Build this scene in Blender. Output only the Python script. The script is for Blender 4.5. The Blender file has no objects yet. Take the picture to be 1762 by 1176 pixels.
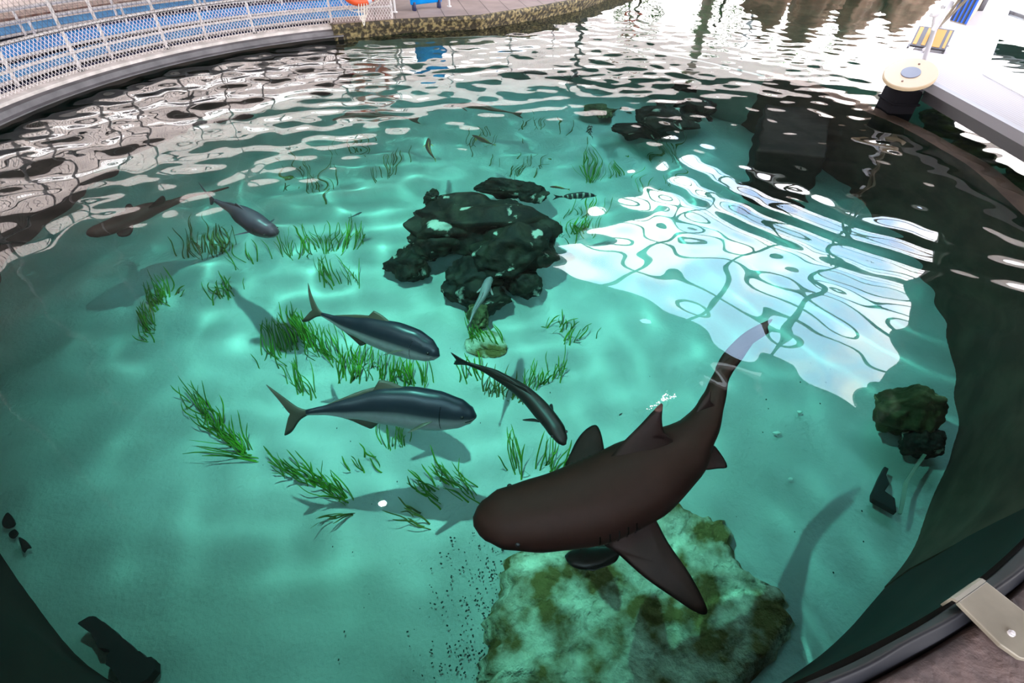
import bpy, bmesh, math, random
import numpy as np
from mathutils import Vector, Matrix, noise
from mathutils.geometry import tessellate_polygon
S = bpy.context.scene; C = S.collection
random.seed(7); rng = np.random.default_rng(11)

# ------------------------------------------------------------------ camera
W, H = 1762, 1176
f = 892.4; th = .735; roll = .028; h = 2.5
F = np.array([0, math.cos(th), -math.sin(th)]); R = np.array([1., 0, 0]); U = np.cross(R, F)
R, U = R*math.cos(roll)+U*math.sin(roll), -R*math.sin(roll)+U*math.cos(roll)
cd = bpy.data.cameras.new('camera'); cam = bpy.data.objects.new('camera', cd); C.objects.link(cam)
cam.matrix_world = Matrix(((R[0], U[0], -F[0], 0), (R[1], U[1], -F[1], 0), (R[2], U[2], -F[2], h), (0, 0, 0, 1)))
cd.lens = f/W*36; cd.sensor_width = 36; cd.clip_end = 500; S.camera = cam

# ------------------------------------------------------------------ light
SKY_HI, SKY_LO, LAMP, EXPO = 16.0, 7.0, 8600.0, 0.0
S.view_settings.view_transform = 'Standard'; S.view_settings.look = 'None'
S.view_settings.exposure = EXPO; S.view_settings.gamma = 1; S.view_settings.use_curve_mapping = False
S.cycles.sample_clamp_indirect = 0; S.cycles.sample_clamp_direct = 0
S.cycles.max_bounces = 10; S.cycles.transmission_bounces = 8; S.cycles.diffuse_bounces = 3; S.cycles.glossy_bounces = 4
S.cycles.use_denoising = True; S.cycles.blur_glossy = 0.3
w = bpy.data.worlds.new('sky'); S.world = w; w.use_nodes = True
nt = w.node_tree; N = nt.nodes.new; L = nt.links.new
bg = nt.nodes['Background']; tc = N('ShaderNodeTexCoord'); sx = N('ShaderNodeSeparateXYZ'); L(tc.outputs['Generated'], sx.inputs[0])
nz = N('ShaderNodeTexNoise'); nz.inputs['Scale'].default_value = 5; nz.inputs['Detail'].default_value = 5; L(tc.outputs['Generated'], nz.inputs['Vector'])
cr = N('ShaderNodeValToRGB'); cr.color_ramp.elements[0].position = .42; cr.color_ramp.elements[0].color = (.50, .70, 1, 1)
cr.color_ramp.elements[1].position = .6; cr.color_ramp.elements[1].color = (1.15, 1.1, 1.1, 1); L(nz.outputs[0], cr.inputs[0])
mr = N('ShaderNodeMapRange'); mr.inputs['From Min'].default_value = .22; mr.inputs['From Max'].default_value = .45
mr.inputs['To Min'].default_value = SKY_LO; mr.inputs['To Max'].default_value = SKY_HI; L(sx.outputs[2], mr.inputs['Value'])
hz = N('ShaderNodeMapRange'); hz.inputs['From Min'].default_value = .25; hz.inputs['From Max'].default_value = .42; L(sx.outputs[2], hz.inputs['Value'])
hm = N('ShaderNodeMix'); hm.data_type = 'RGBA'; L(hz.outputs[0], hm.inputs[0]); hm.inputs['A'].default_value = (1.05, 1.0, 1.0, 1); L(cr.outputs[0], hm.inputs['B']); L(hm.outputs['Result'], bg.inputs[0]); L(mr.outputs[0], bg.inputs[1])

# ------------------------------------------------------------------ where a line of sight meets a level
def ray(x, y):
    d = F*f+R*(x-W/2)-U*(y-H/2); return d/np.linalg.norm(d)
def WP(x, y, z=0.):                      # point at height z in air
    d = ray(x, y); t = (h-z)/-d[2]; return Vector((d[0]*t, d[1]*t, z))
def UW(x, y, z):                         # point at depth z under calm water (refracted)
    if z >= 0: return WP(x, y, z)
    d = ray(x, y); a = d[:2]*h/-d[2]; n = np.linalg.norm(d[:2]); s = n/1.333
    p = a+d[:2]/n*(-z)*s/math.sqrt(1-s*s); return Vector((p[0], p[1], z))
def RF(x, y, z):                         # point at height z that calm water mirrors
    d = ray(x, y); t = (h+z)/-d[2]; return Vector((d[0]*t, d[1]*t, z))

CX, CY, R0, D = -.486, 6.385, 5.94, 2.78   # tank centre, radius and depth
CEIL = 6.25

# ------------------------------------------------------------------ helpers
def tag(o, label=None, cat=None, group=None, kind=None):
    if label: o['label'] = label
    if cat: o['category'] = cat
    if group: o['group'] = group
    if kind: o['kind'] = kind
    return o
def empty(name, loc, label=None, cat=None, group=None, kind=None):
    o = bpy.data.objects.new(name, None); C.objects.link(o); o.location = loc; o.empty_display_size = .1
    return tag(o, label, cat, group, kind)
class MB:
    def __init__(s): s.v = []; s.f = []; s.a = []
    def add(s, vs, fs, a=None):
        n = len(s.v); s.v += [Vector(p) for p in vs]; s.f += [tuple(i+n for i in q) for q in fs]
        s.a += list(a) if a is not None else [0.]*len(vs); return s
    def box(s, c, d, M=None, bev=0):
        c = Vector(c); x, y, z = (k/2 for k in d)
        if bev:
            b = bev; vs = []; 
            prof = [(-x+b, -y), (x-b, -y), (x, -y+b), (x, y-b), (x-b, y), (-x+b, y), (-x, y-b), (-x, -y+b)]
            def ins(p, t): return (p[0]-math.copysign(t, p[0]), p[1]-math.copysign(t, p[1]))
            for zz, t in ((-z, b*.6), (-z+b, 0), (z-b, 0), (z, b*.6)): vs += [(*ins(p, t), zz) for p in prof]
            fs = [tuple(range(7, -1, -1)), tuple(range(24, 32))]
            for k in range(3):
                for i in range(8): fs.append((k*8+i, k*8+(i+1) % 8, k*8+8+(i+1) % 8, k*8+8+i))
        else:
            vs = [(i, j, k) for k in (-z, z) for j in (-y, y) for i in (-x, x)]
            fs = [(0, 2, 3, 1), (4, 5, 7, 6), (0, 1, 5, 4), (2, 6, 7, 3), (0, 4, 6, 2), (1, 3, 7, 5)]
        vs = [(M @ Vector(p) if M else Vector(p))+c for p in vs]
        return s.add(vs, fs)
    def tube(s, pts, r, n=8, cap=True, closed=False):
        pts = [Vector(p) for p in pts]; m = len(pts); rs = r if hasattr(r, '__len__') else [r]*m
        vs = []; prev = None
        for i, p in enumerate(pts):
            a = pts[(i-1) % m] if (i or closed) else p; b = pts[(i+1) % m] if (i < m-1 or closed) else p
            t = (b-a).normalized()
            if prev is None: q = t.orthogonal().normalized()
            else:
                q = prev-t*prev.dot(t); q = q.normalized() if q.length > 1e-6 else t.orthogonal().normalized()
            prev = q; b2 = t.cross(q)
            for k in range(n):
                an = 2*math.pi*k/n; vs.append(p+(q*math.cos(an)+b2*math.sin(an))*rs[i])
        fs = []
        for i in range(m if closed else m-1):
            for k in range(n):
                j = (i+1) % m; fs.append((i*n+k, i*n+(k+1) % n, j*n+(k+1) % n, j*n+k))
        if cap and not closed: fs += [tuple(range(n-1, -1, -1)), tuple((m-1)*n+k for k in range(n))]
        return s.add(vs, fs)
    def disc(s, c, r, t, n=40, M=None, r2=None):   # r2: chamfered top radius
        c = Vector(c); vs = []; r2 = r2 or r
        for rr, z in ((r, -t/2), (r, t/2*.6), (r2, t/2)):
            for k in range(n):
                p = Vector((rr*math.cos(2*math.pi*k/n), rr*math.sin(2*math.pi*k/n), z)); vs.append((M @ p if M else p)+c)
        fs = [tuple(range(n-1, -1, -1)), tuple(range(2*n, 3*n))]
        for j in range(2):
            for k in range(n): fs.append((j*n+k, j*n+(k+1) % n, j*n+n+(k+1) % n, j*n+n+k))
        return s.add(vs, fs)
    def prism(s, poly, z0, z1):                      # poly: list of (x, y)
        n = len(poly); vs = [(p[0], p[1], z0) for p in poly]+[(p[0], p[1], z1) for p in poly]
        tr = tessellate_polygon([[Vector((p[0], p[1], 0)) for p in poly]])
        fs = [tuple(t) for t in tr]+[tuple(i+n for i in t) for t in tr]
        fs += [(i, (i+1) % n, (i+1) % n+n, i+n) for i in range(n)]
        return s.add(vs, fs)
    def build(s, name, m, parent=None, smooth=True, origin=None, angle=40, recalc=True):
        o0 = Vector(origin) if origin is not None else Vector((0, 0, 0)); q = parent if origin is None else None
        while q is not None: o0 = o0+q.location; q = q.parent
        me = bpy.data.meshes.new(name); me.from_pydata([tuple(p-o0) for p in s.v], [], s.f); me.update()
        if any(s.a):
            at = me.attributes.new('shade', 'FLOAT', 'POINT'); at.data.foreach_set('value', s.a)
        if recalc:
            bm = bmesh.new(); bm.from_mesh(me); bmesh.ops.recalc_face_normals(bm, faces=bm.faces); bm.to_mesh(me); bm.free()
        if smooth:
            me.shade_smooth()
            if angle < 180: me.set_sharp_from_angle(angle=math.radians(angle))
        me.materials.append(m)
        o = bpy.data.objects.new(name, me); C.objects.link(o)
        if parent is not None: o.parent = parent
        elif origin is not None: o.location = o0
        o.cycles.is_caustics_receiver = True
        return o
def smooth_line(pts, n=4, closed=False):
    P = [Vector(p) for p in pts]; out = []; m = len(P); rng_ = m if closed else m-1
    for i in range(rng_):
        g = lambda k: P[k % m] if closed else P[min(max(k, 0), m-1)]
        a, b, c, d = g(i-1), g(i), g(i+1), g(i+2)
        for j in range(n):
            t = j/n; out.append(.5*((2*b)+(c-a)*t+(2*a-5*b+4*c-d)*t*t+(3*b-a-3*c+d)*t**3))
    if not closed: out.append(P[-1])
    return out

# ------------------------------------------------------------------ materials
def mat(name, col, rough=.5, metal=0, col2=None, scale=6, detail=5, pos=(.4, .65), bump=0, bscale=None, spec=.5, tsl=None, coat=0):
    m = bpy.data.materials.new(name); m.use_nodes = True; nt = m.node_tree; N = nt.nodes.new; L = nt.links.new
    b = nt.nodes['Principled BSDF']; b.inputs['Base Color'].default_value = (*col, 1); b.inputs['Roughness'].default_value = rough
    b.inputs['Metallic'].default_value = metal; b.inputs['Specular IOR Level'].default_value = spec; b.inputs['Coat Weight'].default_value = coat
    tc = N('ShaderNodeTexCoord')
    if col2 or bump:
        z = N('ShaderNodeTexNoise'); z.inputs['Scale'].default_value = scale; z.inputs['Detail'].default_value = detail; L(tc.outputs['Object'], z.inputs['Vector'])
    if col2:
        r = N('ShaderNodeValToRGB'); r.color_ramp.elements[0].position = pos[0]; r.color_ramp.elements[1].position = pos[1]
        r.color_ramp.elements[0].color = (*col, 1); r.color_ramp.elements[1].color = (*col2, 1); L(z.outputs[0], r.inputs[0]); L(r.outputs[0], b.inputs['Base Color'])
        m['ramp'] = r.name
    if bump:
        z2 = z
        if bscale:
            z2 = N('ShaderNodeTexNoise'); z2.inputs['Scale'].default_value = bscale; z2.inputs['Detail'].default_value = 6; L(tc.outputs['Object'], z2.inputs['Vector'])
        bp = N('ShaderNodeBump'); bp.inputs['Strength'].default_value = 1; bp.inputs['Distance'].default_value = bump; L(z2.outputs[0], bp.inputs['Height']); L(bp.outputs[0], b.inputs['Normal'])
    return m
def skin(name, back, flank, belly, rough=.35, stripes=None, spec=.4):
    """shade: 0 on the back, .5 on the flank, 1 on the belly"""
    m = bpy.data.materials.new(name); m.use_nodes = True; nt = m.node_tree; N = nt.nodes.new; L = nt.links.new
    b = nt.nodes['Principled BSDF']; b.inputs['Roughness'].default_value = rough; b.inputs['Specular IOR Level'].default_value = spec
    a = N('ShaderNodeAttribute'); a.attribute_name = 'shade'; r = N('ShaderNodeValToRGB'); e = r.color_ramp.elements
    e[0].position = .05; e[0].color = (*back, 1); e[1].position = .95; e[1].color = (*belly, 1); q = e.new(.5); q.color = (*flank, 1); q = e.new(.38); q.color = (*[x*.85+y*.15 for x, y in zip(back, flank)], 1)
    q = e.new(.66); q.color = (*[x*.35+y*.65 for x, y in zip(flank, belly)], 1)
    L(a.outputs['Fac'], r.inputs[0]); col = r.outputs[0]
    tc = N('ShaderNodeTexCoord'); z = N('ShaderNodeTexNoise'); z.inputs['Scale'].default_value = 14; z.inputs['Detail'].default_value = 6; L(tc.outputs['Object'], z.inputs[0])
    mx = N('ShaderNodeMix'); mx.data_type = 'RGBA'; mx.blend_type = 'MULTIPLY'; mx.inputs[0].default_value = .35; L(col, mx.inputs['A']); L(z.outputs[0], mx.inputs['B']); col = mx.outputs['Result']
    if stripes:
        a2 = N('ShaderNodeAttribute'); a2.attribute_name = 'along'; mt = N('ShaderNodeMath'); mt.operation = 'MULTIPLY'; mt.inputs[1].default_value = stripes; L(a2.outputs['Fac'], mt.inputs[0])
        sn = N('ShaderNodeMath'); sn.operation = 'SINE'; L(mt.outputs[0], sn.inputs[0]); gt = N('ShaderNodeMath'); gt.operation = 'GREATER_THAN'; gt.inputs[1].default_value = .5; L(sn.outputs[0], gt.inputs[0])
        m2 = N('ShaderNodeMix'); m2.data_type = 'RGBA'; L(gt.outputs[0], m2.inputs[0]); L(col, m2.inputs['A']); m2.inputs['B'].default_value = (.35, .42, .35, 1); col = m2.outputs['Result']
    L(col, b.inputs['Base Color'])
    return m

# ------------------------------------------------------------------ water
def wave(X, Y):
    Z = np.zeros_like(X)
    ss = lambda a, b, v: np.clip((v-a)/(b-a), 0, 1)**2*(3-2*np.clip((v-a)/(b-a), 0, 1))
    A = .16+.42*ss(1.0, 2.8, Y)+.30*ss(3.0, 5.5, Y)+.50*ss(5.0, 9.5, Y)
    A += 1.15*ss(-.5, -4, X)*ss(3.2, 6, Y)
    calm = 1-.5*ss(1.5, 4, X)*ss(6.5, 8.5, Y); A *= calm
    g = np.random.default_rng(5)
    for i in range(26):                      # long, rounded waves
        k = g.uniform(4, 10); a = g.uniform(0, math.pi*2); Z += A*.0046/k*np.sin(k*(X*math.cos(a)+Y*math.sin(a))+g.uniform(0, 6.28))
    for i in range(30):
        k = g.uniform(10, 22); a = g.normal(1.4, 1.0); Z += A*.0062/k*np.sin(k*(X*math.cos(a)+Y*math.sin(a))+g.uniform(0, 6.28))
    B = ss(5, 10, Y)*.9*calm+ss(-2.5, -4.5, X)*ss(4, 6, Y)*.7
    for i in range(30):                      # short chop on the far water
        k = g.uniform(20, 42); a = g.normal(1.5, .7); Z += B*.0026/k*np.sin(k*(X*math.cos(a)+Y*math.sin(a))+g.uniform(0, 6.28))
    # rings spreading from the dock pile
    r = np.hypot(X-RC[0], Y-RC[1]); env = np.exp(-((r-RR)/.75)**2)*np.clip((-(X-RC[0])*.62-(Y-RC[1])*.78)/np.maximum(r, .1)+.25, 0, 1)
    Z += .0058*env*np.sin(r*13.5)
    # a ripple round the shark's fin
    r2 = np.hypot(X-FT[0], Y-FT[1]); Z += .0016*np.exp(-(r2/.35)**2)*np.cos(r2*42)
    return Z
RC = WP(1600, 215); FT = WP(1138, 693)
RR = ((WP(1380, 400)-RC).length+(WP(1280, 330)-RC).length)/2
def axis(a, b, fa, fb, d):
    xs = list(np.arange(fa, fb, d)); s = d; x = xs[-1]
    while x < b: s = min(s*1.06, .8); x += s; xs.append(x)
    s = d; x = xs[0]; pre = []
    while x > a: s = min(s*1.06, .8); x -= s; pre.append(x)
    return np.array(pre[::-1]+xs)
gx = axis(-9, 34, -6.6, 6.8, .028); gy = axis(-1.2, 75, -.2, 12.6, .028)
X, Y = np.meshgrid(gx, gy); Z = wave(X, Y); fade = np.clip((gx.max()-X)/3, 0, 1)*np.clip((gy.max()-Y)/8, 0, 1)*np.clip((X-gx.min())/1, 0, 1)*np.clip((Y-gy.min())/.5, 0, 1); Z *= fade
nx_, ny_ = len(gx), len(gy); idx = np.arange(nx_*ny_).reshape(ny_, nx_)
V = np.stack([X, Y, Z], -1).reshape(-1, 3)
q = np.stack([idx[:-1, :-1], idx[:-1, 1:], idx[1:, 1:], idx[1:, :-1]], -1).reshape(-1, 4)
ring = list(idx[0, :-1])+list(idx[:-1, -1])+list(idx[-1, :0:-1])+list(idx[:0:-1, 0]); nr = len(ring)
V2 = V[ring].copy(); V2[:, 2] = -D-.6
me = bpy.data.meshes.new('water_surface'); nv = len(V)
side = [(ring[(i+1) % nr], ring[i], nv+i, nv+(i+1) % nr) for i in range(nr)]
me.vertices.add(nv+nr); me.vertices.foreach_set('co', np.concatenate([V, V2]).ravel())
loops = np.concatenate([q.ravel(), np.array(side).ravel(), np.array([nv+i for i in range(nr-1, -1, -1)])]).astype(np.int32)
starts = np.concatenate([np.arange(len(q)+nr)*4, [4*(len(q)+nr)]]).astype(np.int32)
me.loops.add(len(loops)); me.loops.foreach_set('vertex_index', loops); me.polygons.add(len(starts)); me.polygons.foreach_set('loop_start', starts)
me.update(calc_edges=True); me.validate(); me.shade_smooth(); me.set_sharp_from_angle(angle=math.radians(50))
water = bpy.data.objects.new('water_surface', me); C.objects.link(water)
tag(water, 'rippled clear green water filling the round tank and the lagoon', kind='structure')
m = bpy.data.materials.new('water'); m.use_nodes = True; nt = m.node_tree; nt.nodes.clear(); N = nt.nodes.new; L = nt.links.new
fr = N('ShaderNodeFresnel'); fr.inputs[0].default_value = 1.333; gl = N('ShaderNodeBsdfGlossy'); gl.inputs['Roughness'].default_value = 0
rf = N('ShaderNodeBsdfRefraction'); rf.inputs['IOR'].default_value = 1.333; rf.inputs['Roughness'].default_value = 0
mx = N('ShaderNodeMixShader'); out = N('ShaderNodeOutputMaterial'); va = N('ShaderNodeVolumeAbsorption')
va.inputs['Color'].default_value = (0.0, .73, .69, 1); va.inputs['Density'].default_value = .25
L(fr.outputs[0], mx.inputs[0]); L(rf.outputs[0], mx.inputs[1]); L(gl.outputs[0], mx.inputs[2]); L(mx.outputs[0], out.inputs[0]); L(va.outputs[0], out.inputs['Volume'])
me.materials.append(m); water.cycles.is_caustics_caster = True

# ------------------------------------------------------------------ tank floor and walls
M = {}
M['sand'] = mat('sand', (.44, .43, .38), .95, col2=(.55, .54, .48), scale=1.1, detail=6, bump=.012, bscale=22, spec=.1)
M['liner'] = mat('black_liner', (.006, .005, .0045), .7, col2=(.018, .012, .009), scale=1.2, detail=5, spec=.25)
M['brownwall'] = mat('brown_wall', (.085, .05, .034), .8, col2=(.15, .09, .06), scale=2, detail=6, spec=.2)
M['grey'] = mat('grey_coping', (.08, .075, .082), .6, col2=(.14, .13, .14), scale=3, detail=7, bump=.003)
M['kerb'] = mat('white_kerb', (.46, .42, .40), .8, col2=(.66, .60, .58), scale=5, detail=8, bump=.003)
M['deck'] = mat('concrete', (.28, .23, .21), .9, col2=(.42, .36, .34), scale=3, detail=8, bump=.004)
def ringp(a, r): return (CX+r*math.cos(a), CY+r*math.sin(a))
def floor_z(x, y):
    return -D+.05*noise.noise(Vector((x*.7, y*.7, 3)))+.03*noise.noise(Vector((x*1.9, y*1.9, 9)))+.012*noise.noise(Vector((x*6, y*6, 1)))
mb = MB(); nr_, na = 90, 220; vs = [(CX, CY, floor_z(CX, CY))]; fs = []
for i in range(1, nr_+1):
    for k in range(na):
        x, y = ringp(2*math.pi*k/na, (R0-.02)*i/nr_); vs.append((x, y, floor_z(x, y)))
for k in range(na): fs.append((0, 1+k, 1+(k+1) % na))
for i in range(nr_-1):
    for k in range(na): fs.append((1+i*na+k, 1+(i+1)*na+k, 1+(i+1)*na+(k+1) % na, 1+i*na+(k+1) % na))
tag(mb.add(vs, fs).build('floor', M['sand'], angle=180), 'pale rippled sand covering the bottom of the round tank', kind='structure')
A_ = lambda p: math.atan2(p[1]-CY, p[0]-CX)
def bulge(a, z):                                 # the basin widens above the near left wall
    d = (a-A_((-2.0, .9))+math.pi) % (2*math.pi)-math.pi; return .55*math.exp(-(d/.30)**2)*min(1, max(0, (z+1.9)/1.9))
def arc(a0, a1, prof, n, wob=0, seed=0):        # sweep a profile [(r, z)] round the tank centre
    mb = MB(); vs = []; fs = []; m_ = len(prof)
    for i in range(n+1):
        a = a0+(a1-a0)*i/n
        for r, z in prof:
            d = wob*noise.noise(Vector((a*6, z*1.3, seed)))+bulge(a, z); x, y = ringp(a, r+d); vs.append((x, y, z))
    for i in range(n):
        for j in range(m_): fs.append((i*m_+j, i*m_+(j+1) % m_, (i+1)*m_+(j+1) % m_, (i+1)*m_+j))
    fs += [tuple(range(m_)), tuple(n*m_+j for j in range(m_-1, -1, -1))]
    return mb.add(vs, fs)
aL0 = A_(WP(590, 66)); aL1 = A_(Vector((-1.4, .55, 0)))+2*math.pi     # left fenced arc
aN1 = A_(Vector((3.35, 1.6, 0)))+2*math.pi
aR1 = aL0+2*math.pi
zz = [-D-.2, -D+.5, -D+.9, -D+1.4, -1.0, -.6, -.3]
def wprof(top, r=R0): return [(r-.16*min(1, max(0, (-z-.4)/2.2)), z) for z in zz]+[(r, top), (r+.28, top), (r+.28, -D-.2)]
tag(arc(aL0, aL1, wprof(.06), 90, .05).build('wall_left', M['liner']), 'dark liner wall of the tank under the fence', kind='structure')
tag(arc(aL1, aN1, wprof(-.03), 70, .02, 2).build('wall_near', M['liner']), 'black liner wall of the tank nearest the stone rim', kind='structure')
aF = A_(WP(1300, 130))+2*math.pi
tag(arc(aF, aR1, wprof(-.5), 80, .09, 4).build('wall_far', M['sand']), 'pale sandy bank closing the far side of the tank', kind='structure')
tag(arc(aN1, aF, wprof(-.07), 110, .09, 4).build('wall_right', M['brownwall']), 'brown submerged wall of the tank on the dock side', kind='structure')

# ------------------------------------------------------------------ left rim, coping, kerb
tag(arc(aL0, aL1, [(R0-.05, .055), (R0-.05, .07), (R0+.0, .085), (R0+.02, .15), (R0+.06, .165), (R0+.30, .165), (R0+.30, .055)], 90).build('trim_1', M['grey'], smooth=True), 'grey plastic coping band round the fenced side of the tank', kind='structure')
tag(arc(aL0, aL1, [(R0+.10, .166), (R0+.09, .21), (R0+.12, .225), (R0+.34, .225), (R0+.36, .166)], 90).build('trim_2', M['kerb']), 'white concrete kerb under the fence', kind='structure')
tag(arc(aL0, aL1+.3, [(R0+.36, -.3), (R0+.36, .17), (R0+9, .17), (R0+9, -.3)], 60).build('deck_left', M['deck'], smooth=False), 'concrete walk between the fence and the blue benches', kind='structure')

# ------------------------------------------------------------------ fence
M['galv'] = mat('galvanised', (.36, .33, .33), .5, .1, col2=(.55, .51, .51), scale=30, detail=4)
M['mesh'] = mat('white_mesh', (.55, .50, .50), .7, col2=(.70, .65, .65), scale=20)
M['wire'] = mat('dark_wire', (.02, .02, .02), .6)
M['clamp'] = mat('clamp', (.10, .10, .10), .5, .5)
pp = [A_(WP(135, 122, .22)), A_(WP(300, 88, .22)), A_(WP(438, 58, .22)), A_(WP(556, 40, .22))]
st = pp[0]-pp[1]; posts = [pp[3]+(pp[3]-pp[2])*.0]+pp[2::-1]+[pp[0]+st*k for k in (1, 2)]
posts = [posts[0]-.02]+posts[1:]
RF_ = R0+.22; aF0 = A_(WP(668, 26, .22))
fence = empty('fence', (*ringp(posts[2], RF_), .2), 'galvanised pipe fence with white expanded metal panels on the tank kerb', 'fence')
def arcpts(a0, a1, r, z, n=10): return [(*ringp(a0+(a1-a0)*i/n, r), z) for i in range(n+1)]
allp = [aF0]+posts
for a in allp:
    mb = MB().tube([(*ringp(a, RF_), .2), (*ringp(a, RF_), 1.35)], .022, 12); po = mb.build('post', M['galv'], fence)
    MB().disc((*ringp(a, RF_), .235), .045, .03, 16).build('foot_plate', M['clamp'], po)
    for z in (.47, .76): MB().tube([(*ringp(a, RF_), z-.03), (*ringp(a, RF_), z+.03)], .032, 12).build('clamp', M['galv'], po)
for z in (.47, .76, 1.33):
    MB().tube(arcpts(allp[0], allp[-1], RF_-.03, z, 70), .02, 10).build('rail', M['galv'], fence)
for a0, a1 in zip(allp[:-1], allp[1:]):
    mb = MB(); L_ = abs(a1-a0)*RF_; nc = max(8, int(L_/.056)); nrw = 12; z0, z1 = .235, .755; rr = RF_-.055
    for j in range(nrw+1):
        for i in range(nc):
            aa = a0+(a1-a0)*(i+.5*(j % 2))/nc
            if j < nrw:
                for dx in (-.5, .5):
                    t1 = min(max((i+.5*(j % 2)+dx)/nc, 0), 1); b = a0+(a1-a0)*t1
                    p = Vector((*ringp(aa, rr), z0+(z1-z0)*j/nrw)); q2 = Vector((*ringp(b, rr), z0+(z1-z0)*(j+1)/nrw))
                    mb.tube([p, q2], .0036, 3, cap=False)
    mb.build('mesh_panel', M['mesh'], fence, smooth=False, recalc=False)
    mb = MB(); nc = max(6, int(L_/.075))
    for j in range(8):
        for i in range(nc+1):
            for dx in (-.5, .5):
                t0 = min(max((i+.5*(j % 2))/nc, 0), 1); t1 = min(max((i+.5*(j % 2)+dx)/nc, 0), 1)
                mb.tube([(*ringp(a0+(a1-a0)*t0, RF_-.05), .77+.07*j), (*ringp(a0+(a1-a0)*t1, RF_-.05), .84+.07*j)], .0022, 3, cap=False)
    mb.build('netting', M['wire'], fence, smooth=False, recalc=False)
mb = MB()
for i in range(120):
    a = allp[0]+(allp[-1]-allp[0])*i/119; c = Vector((*ringp(a, RF_-.03), .76)); t = Vector((-math.sin(a), math.cos(a), 0))
    mb.tube([c+Vector((0, 0, .023))+t*.01, c+Vector((-math.cos(a)*.023, -math.sin(a)*.023, 0)), c-Vector((0, 0, .024))-t*.01], .0035, 4)
mb.tube(arcpts(allp[0], allp[-1], RF_-.055, .745, 70), .005, 4).build('wire_tie', M['wire'], fence, smooth=False)
# tall net poles behind the fence
for k, a in enumerate([p+st*.5 for p in posts[1:]]):
    b = ringp(a, R0+.52); o = MB().tube([(*b, .17), (*b, CEIL-.15)], .022, 12)
    pl = empty('net_pole', (*b, .17)); o.build('pole', M['galv'], pl); MB().disc((*b, .18), .08, .02, 16).build('base_plate', M['clamp'], pl)
    tag(pl, 'tall grey steel pole rising behind the mesh fence', 'pole', 'tall poles behind the fence')

# ------------------------------------------------------------------ blue benches behind the fence
M['blue'] = mat('blue_plastic', (.0, .16, .50), .8, col2=(.005, .24, .62), scale=2, spec=.1)
M['paleblue'] = mat('pale_blue', (.03, .17, .40), .9, col2=(.06, .25, .50), scale=4, spec=.1)
M['navy'] = mat('navy', (.008, .012, .06), .6)
M['rust'] = mat('rusty_brown', (.10, .035, .025), .8, col2=(.25, .16, .12), scale=8)
def bench(name, r, z, wid, m1, a0, a1, label):
    c = ringp((a0+a1)/2, r); t = empty(name, (*c, .17), label, 'bench')
    arc(a0, a1, [(r, z-.05), (r, z), (r+wid, z), (r+wid, z-.05)], 40).build('seat', m1, t, smooth=False)
    arc(a0, a1, [(r+wid-.04, .2), (r+wid-.04, z-.05), (r+wid, z-.05), (r+wid, .2)], 40).build('riser', M['navy'], t, smooth=False)
    arc(a0, a1, [(r-.13, .172), (r-.13, z-.07), (r-.02, z-.07), (r-.02, .172)], 40).build('kick_board', M['navy'], t, smooth=False)
    MB().tube(arcpts(a0, a1, r-.05, z-.02, 40), .022, 8).build('front_pipe', M['galv'], t)
    for i in range(7):
        a = a0+(a1-a0)*(i+.3)/7; MB().tube([(*ringp(a, r+.02), .17), (*ringp(a, r+.02), z-.05)], .02, 8).build('leg', M['galv'], t)
ba0, ba1 = posts[0]-.12, posts[-1]
bench('bench', R0+.62, .27, .62, M['paleblue'], ba0, ba1, 'long pale blue curved bench nearest the mesh fence')
bench('bench', R0+1.38, .33, .75, M['blue'], ba0, ba1, 'bright blue curved bench behind the pale blue one')
bench('bench', R0+2.30, .42, .55, M['paleblue'], ba0, ba1, 'pale blue curved bench with brown footboards, highest row')
for r, z in ((R0+1.95, .62), (R0+2.22, .74)):
    rl = MB().tube(arcpts(ba0, ba1, r, z, 40), .026, 8); t = empty('guard_rail', (*ringp(ba0, r), .17)); rl.build('rail', M['galv'], t)
    for i in range(8): a = ba0+(ba1-ba0)*i/7; MB().tube([(*ringp(a, r), .17), (*ringp(a, r), z)], .02, 8).build('post', M['galv'], t)
    tag(t, 'grey pipe rail between the bench rows, '+('lower of the two' if z < .7 else 'upper of the two'), 'rail')
tag(arc(ba0, ba1, [(R0+3.0, .45), (R0+3.0, .5), (R0+3.5, .5), (R0+3.5, .45)], 40).build('footboard', M['rust'], smooth=False), 'rusty brown footboard behind the uppermost blue bench', 'footboard')

# ------------------------------------------------------------------ straight stone walk with an algae edge
M['slab'] = mat('brown_slab', (.20, .145, .13), .85, col2=(.26, .19, .17), scale=2, detail=6)
M['algae'] = mat('algae_stone', (.025, .018, .008), .8, col2=(.24, .18, .08), scale=14, detail=8, pos=(.46, .64), bump=.02)
M['joint'] = mat('joint', (.05, .035, .03), .9)
wz = .26
edge = [WP(578, 36, wz), WP(690, 33, wz), WP(828, 26, wz), WP(930, 10, wz), WP(1003, -4, wz), WP(1150, -55, wz)]
edge[0] = Vector((*ringp(aL0+.03, R0-.02), wz))
nrm = Vector((-.5, .86, 0)); back = [p+Vector((-2.2, 5.5, 0)) for p in edge]
poly = [(p.x, p.y) for p in edge]+[(p.x, p.y) for p in reversed(back)]
walk = MB().prism(poly, .18, wz).build('walkway', M['slab'], smooth=False); tag(walk, 'pinkish brown slab walkway along the far straight edge', kind='structure')
mb = MB()
for i in range(14):
    t = i/13*4.0; k = int(min(t, 3.999)); p = edge[k].lerp(edge[k+1], t-k); q2 = p+Vector((-.8, 3.4, 0)); s_ = Vector((.006, .002, 0)); u = Vector((0, 0, .003))
    mb.add([p-s_+u, p+s_+u, q2+s_+u, q2-s_+u], [(0, 1, 2, 3)])
j = mb.build('joint_lines', M['joint'], walk, smooth=False, recalc=False)
mb = MB(); es = []
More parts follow.
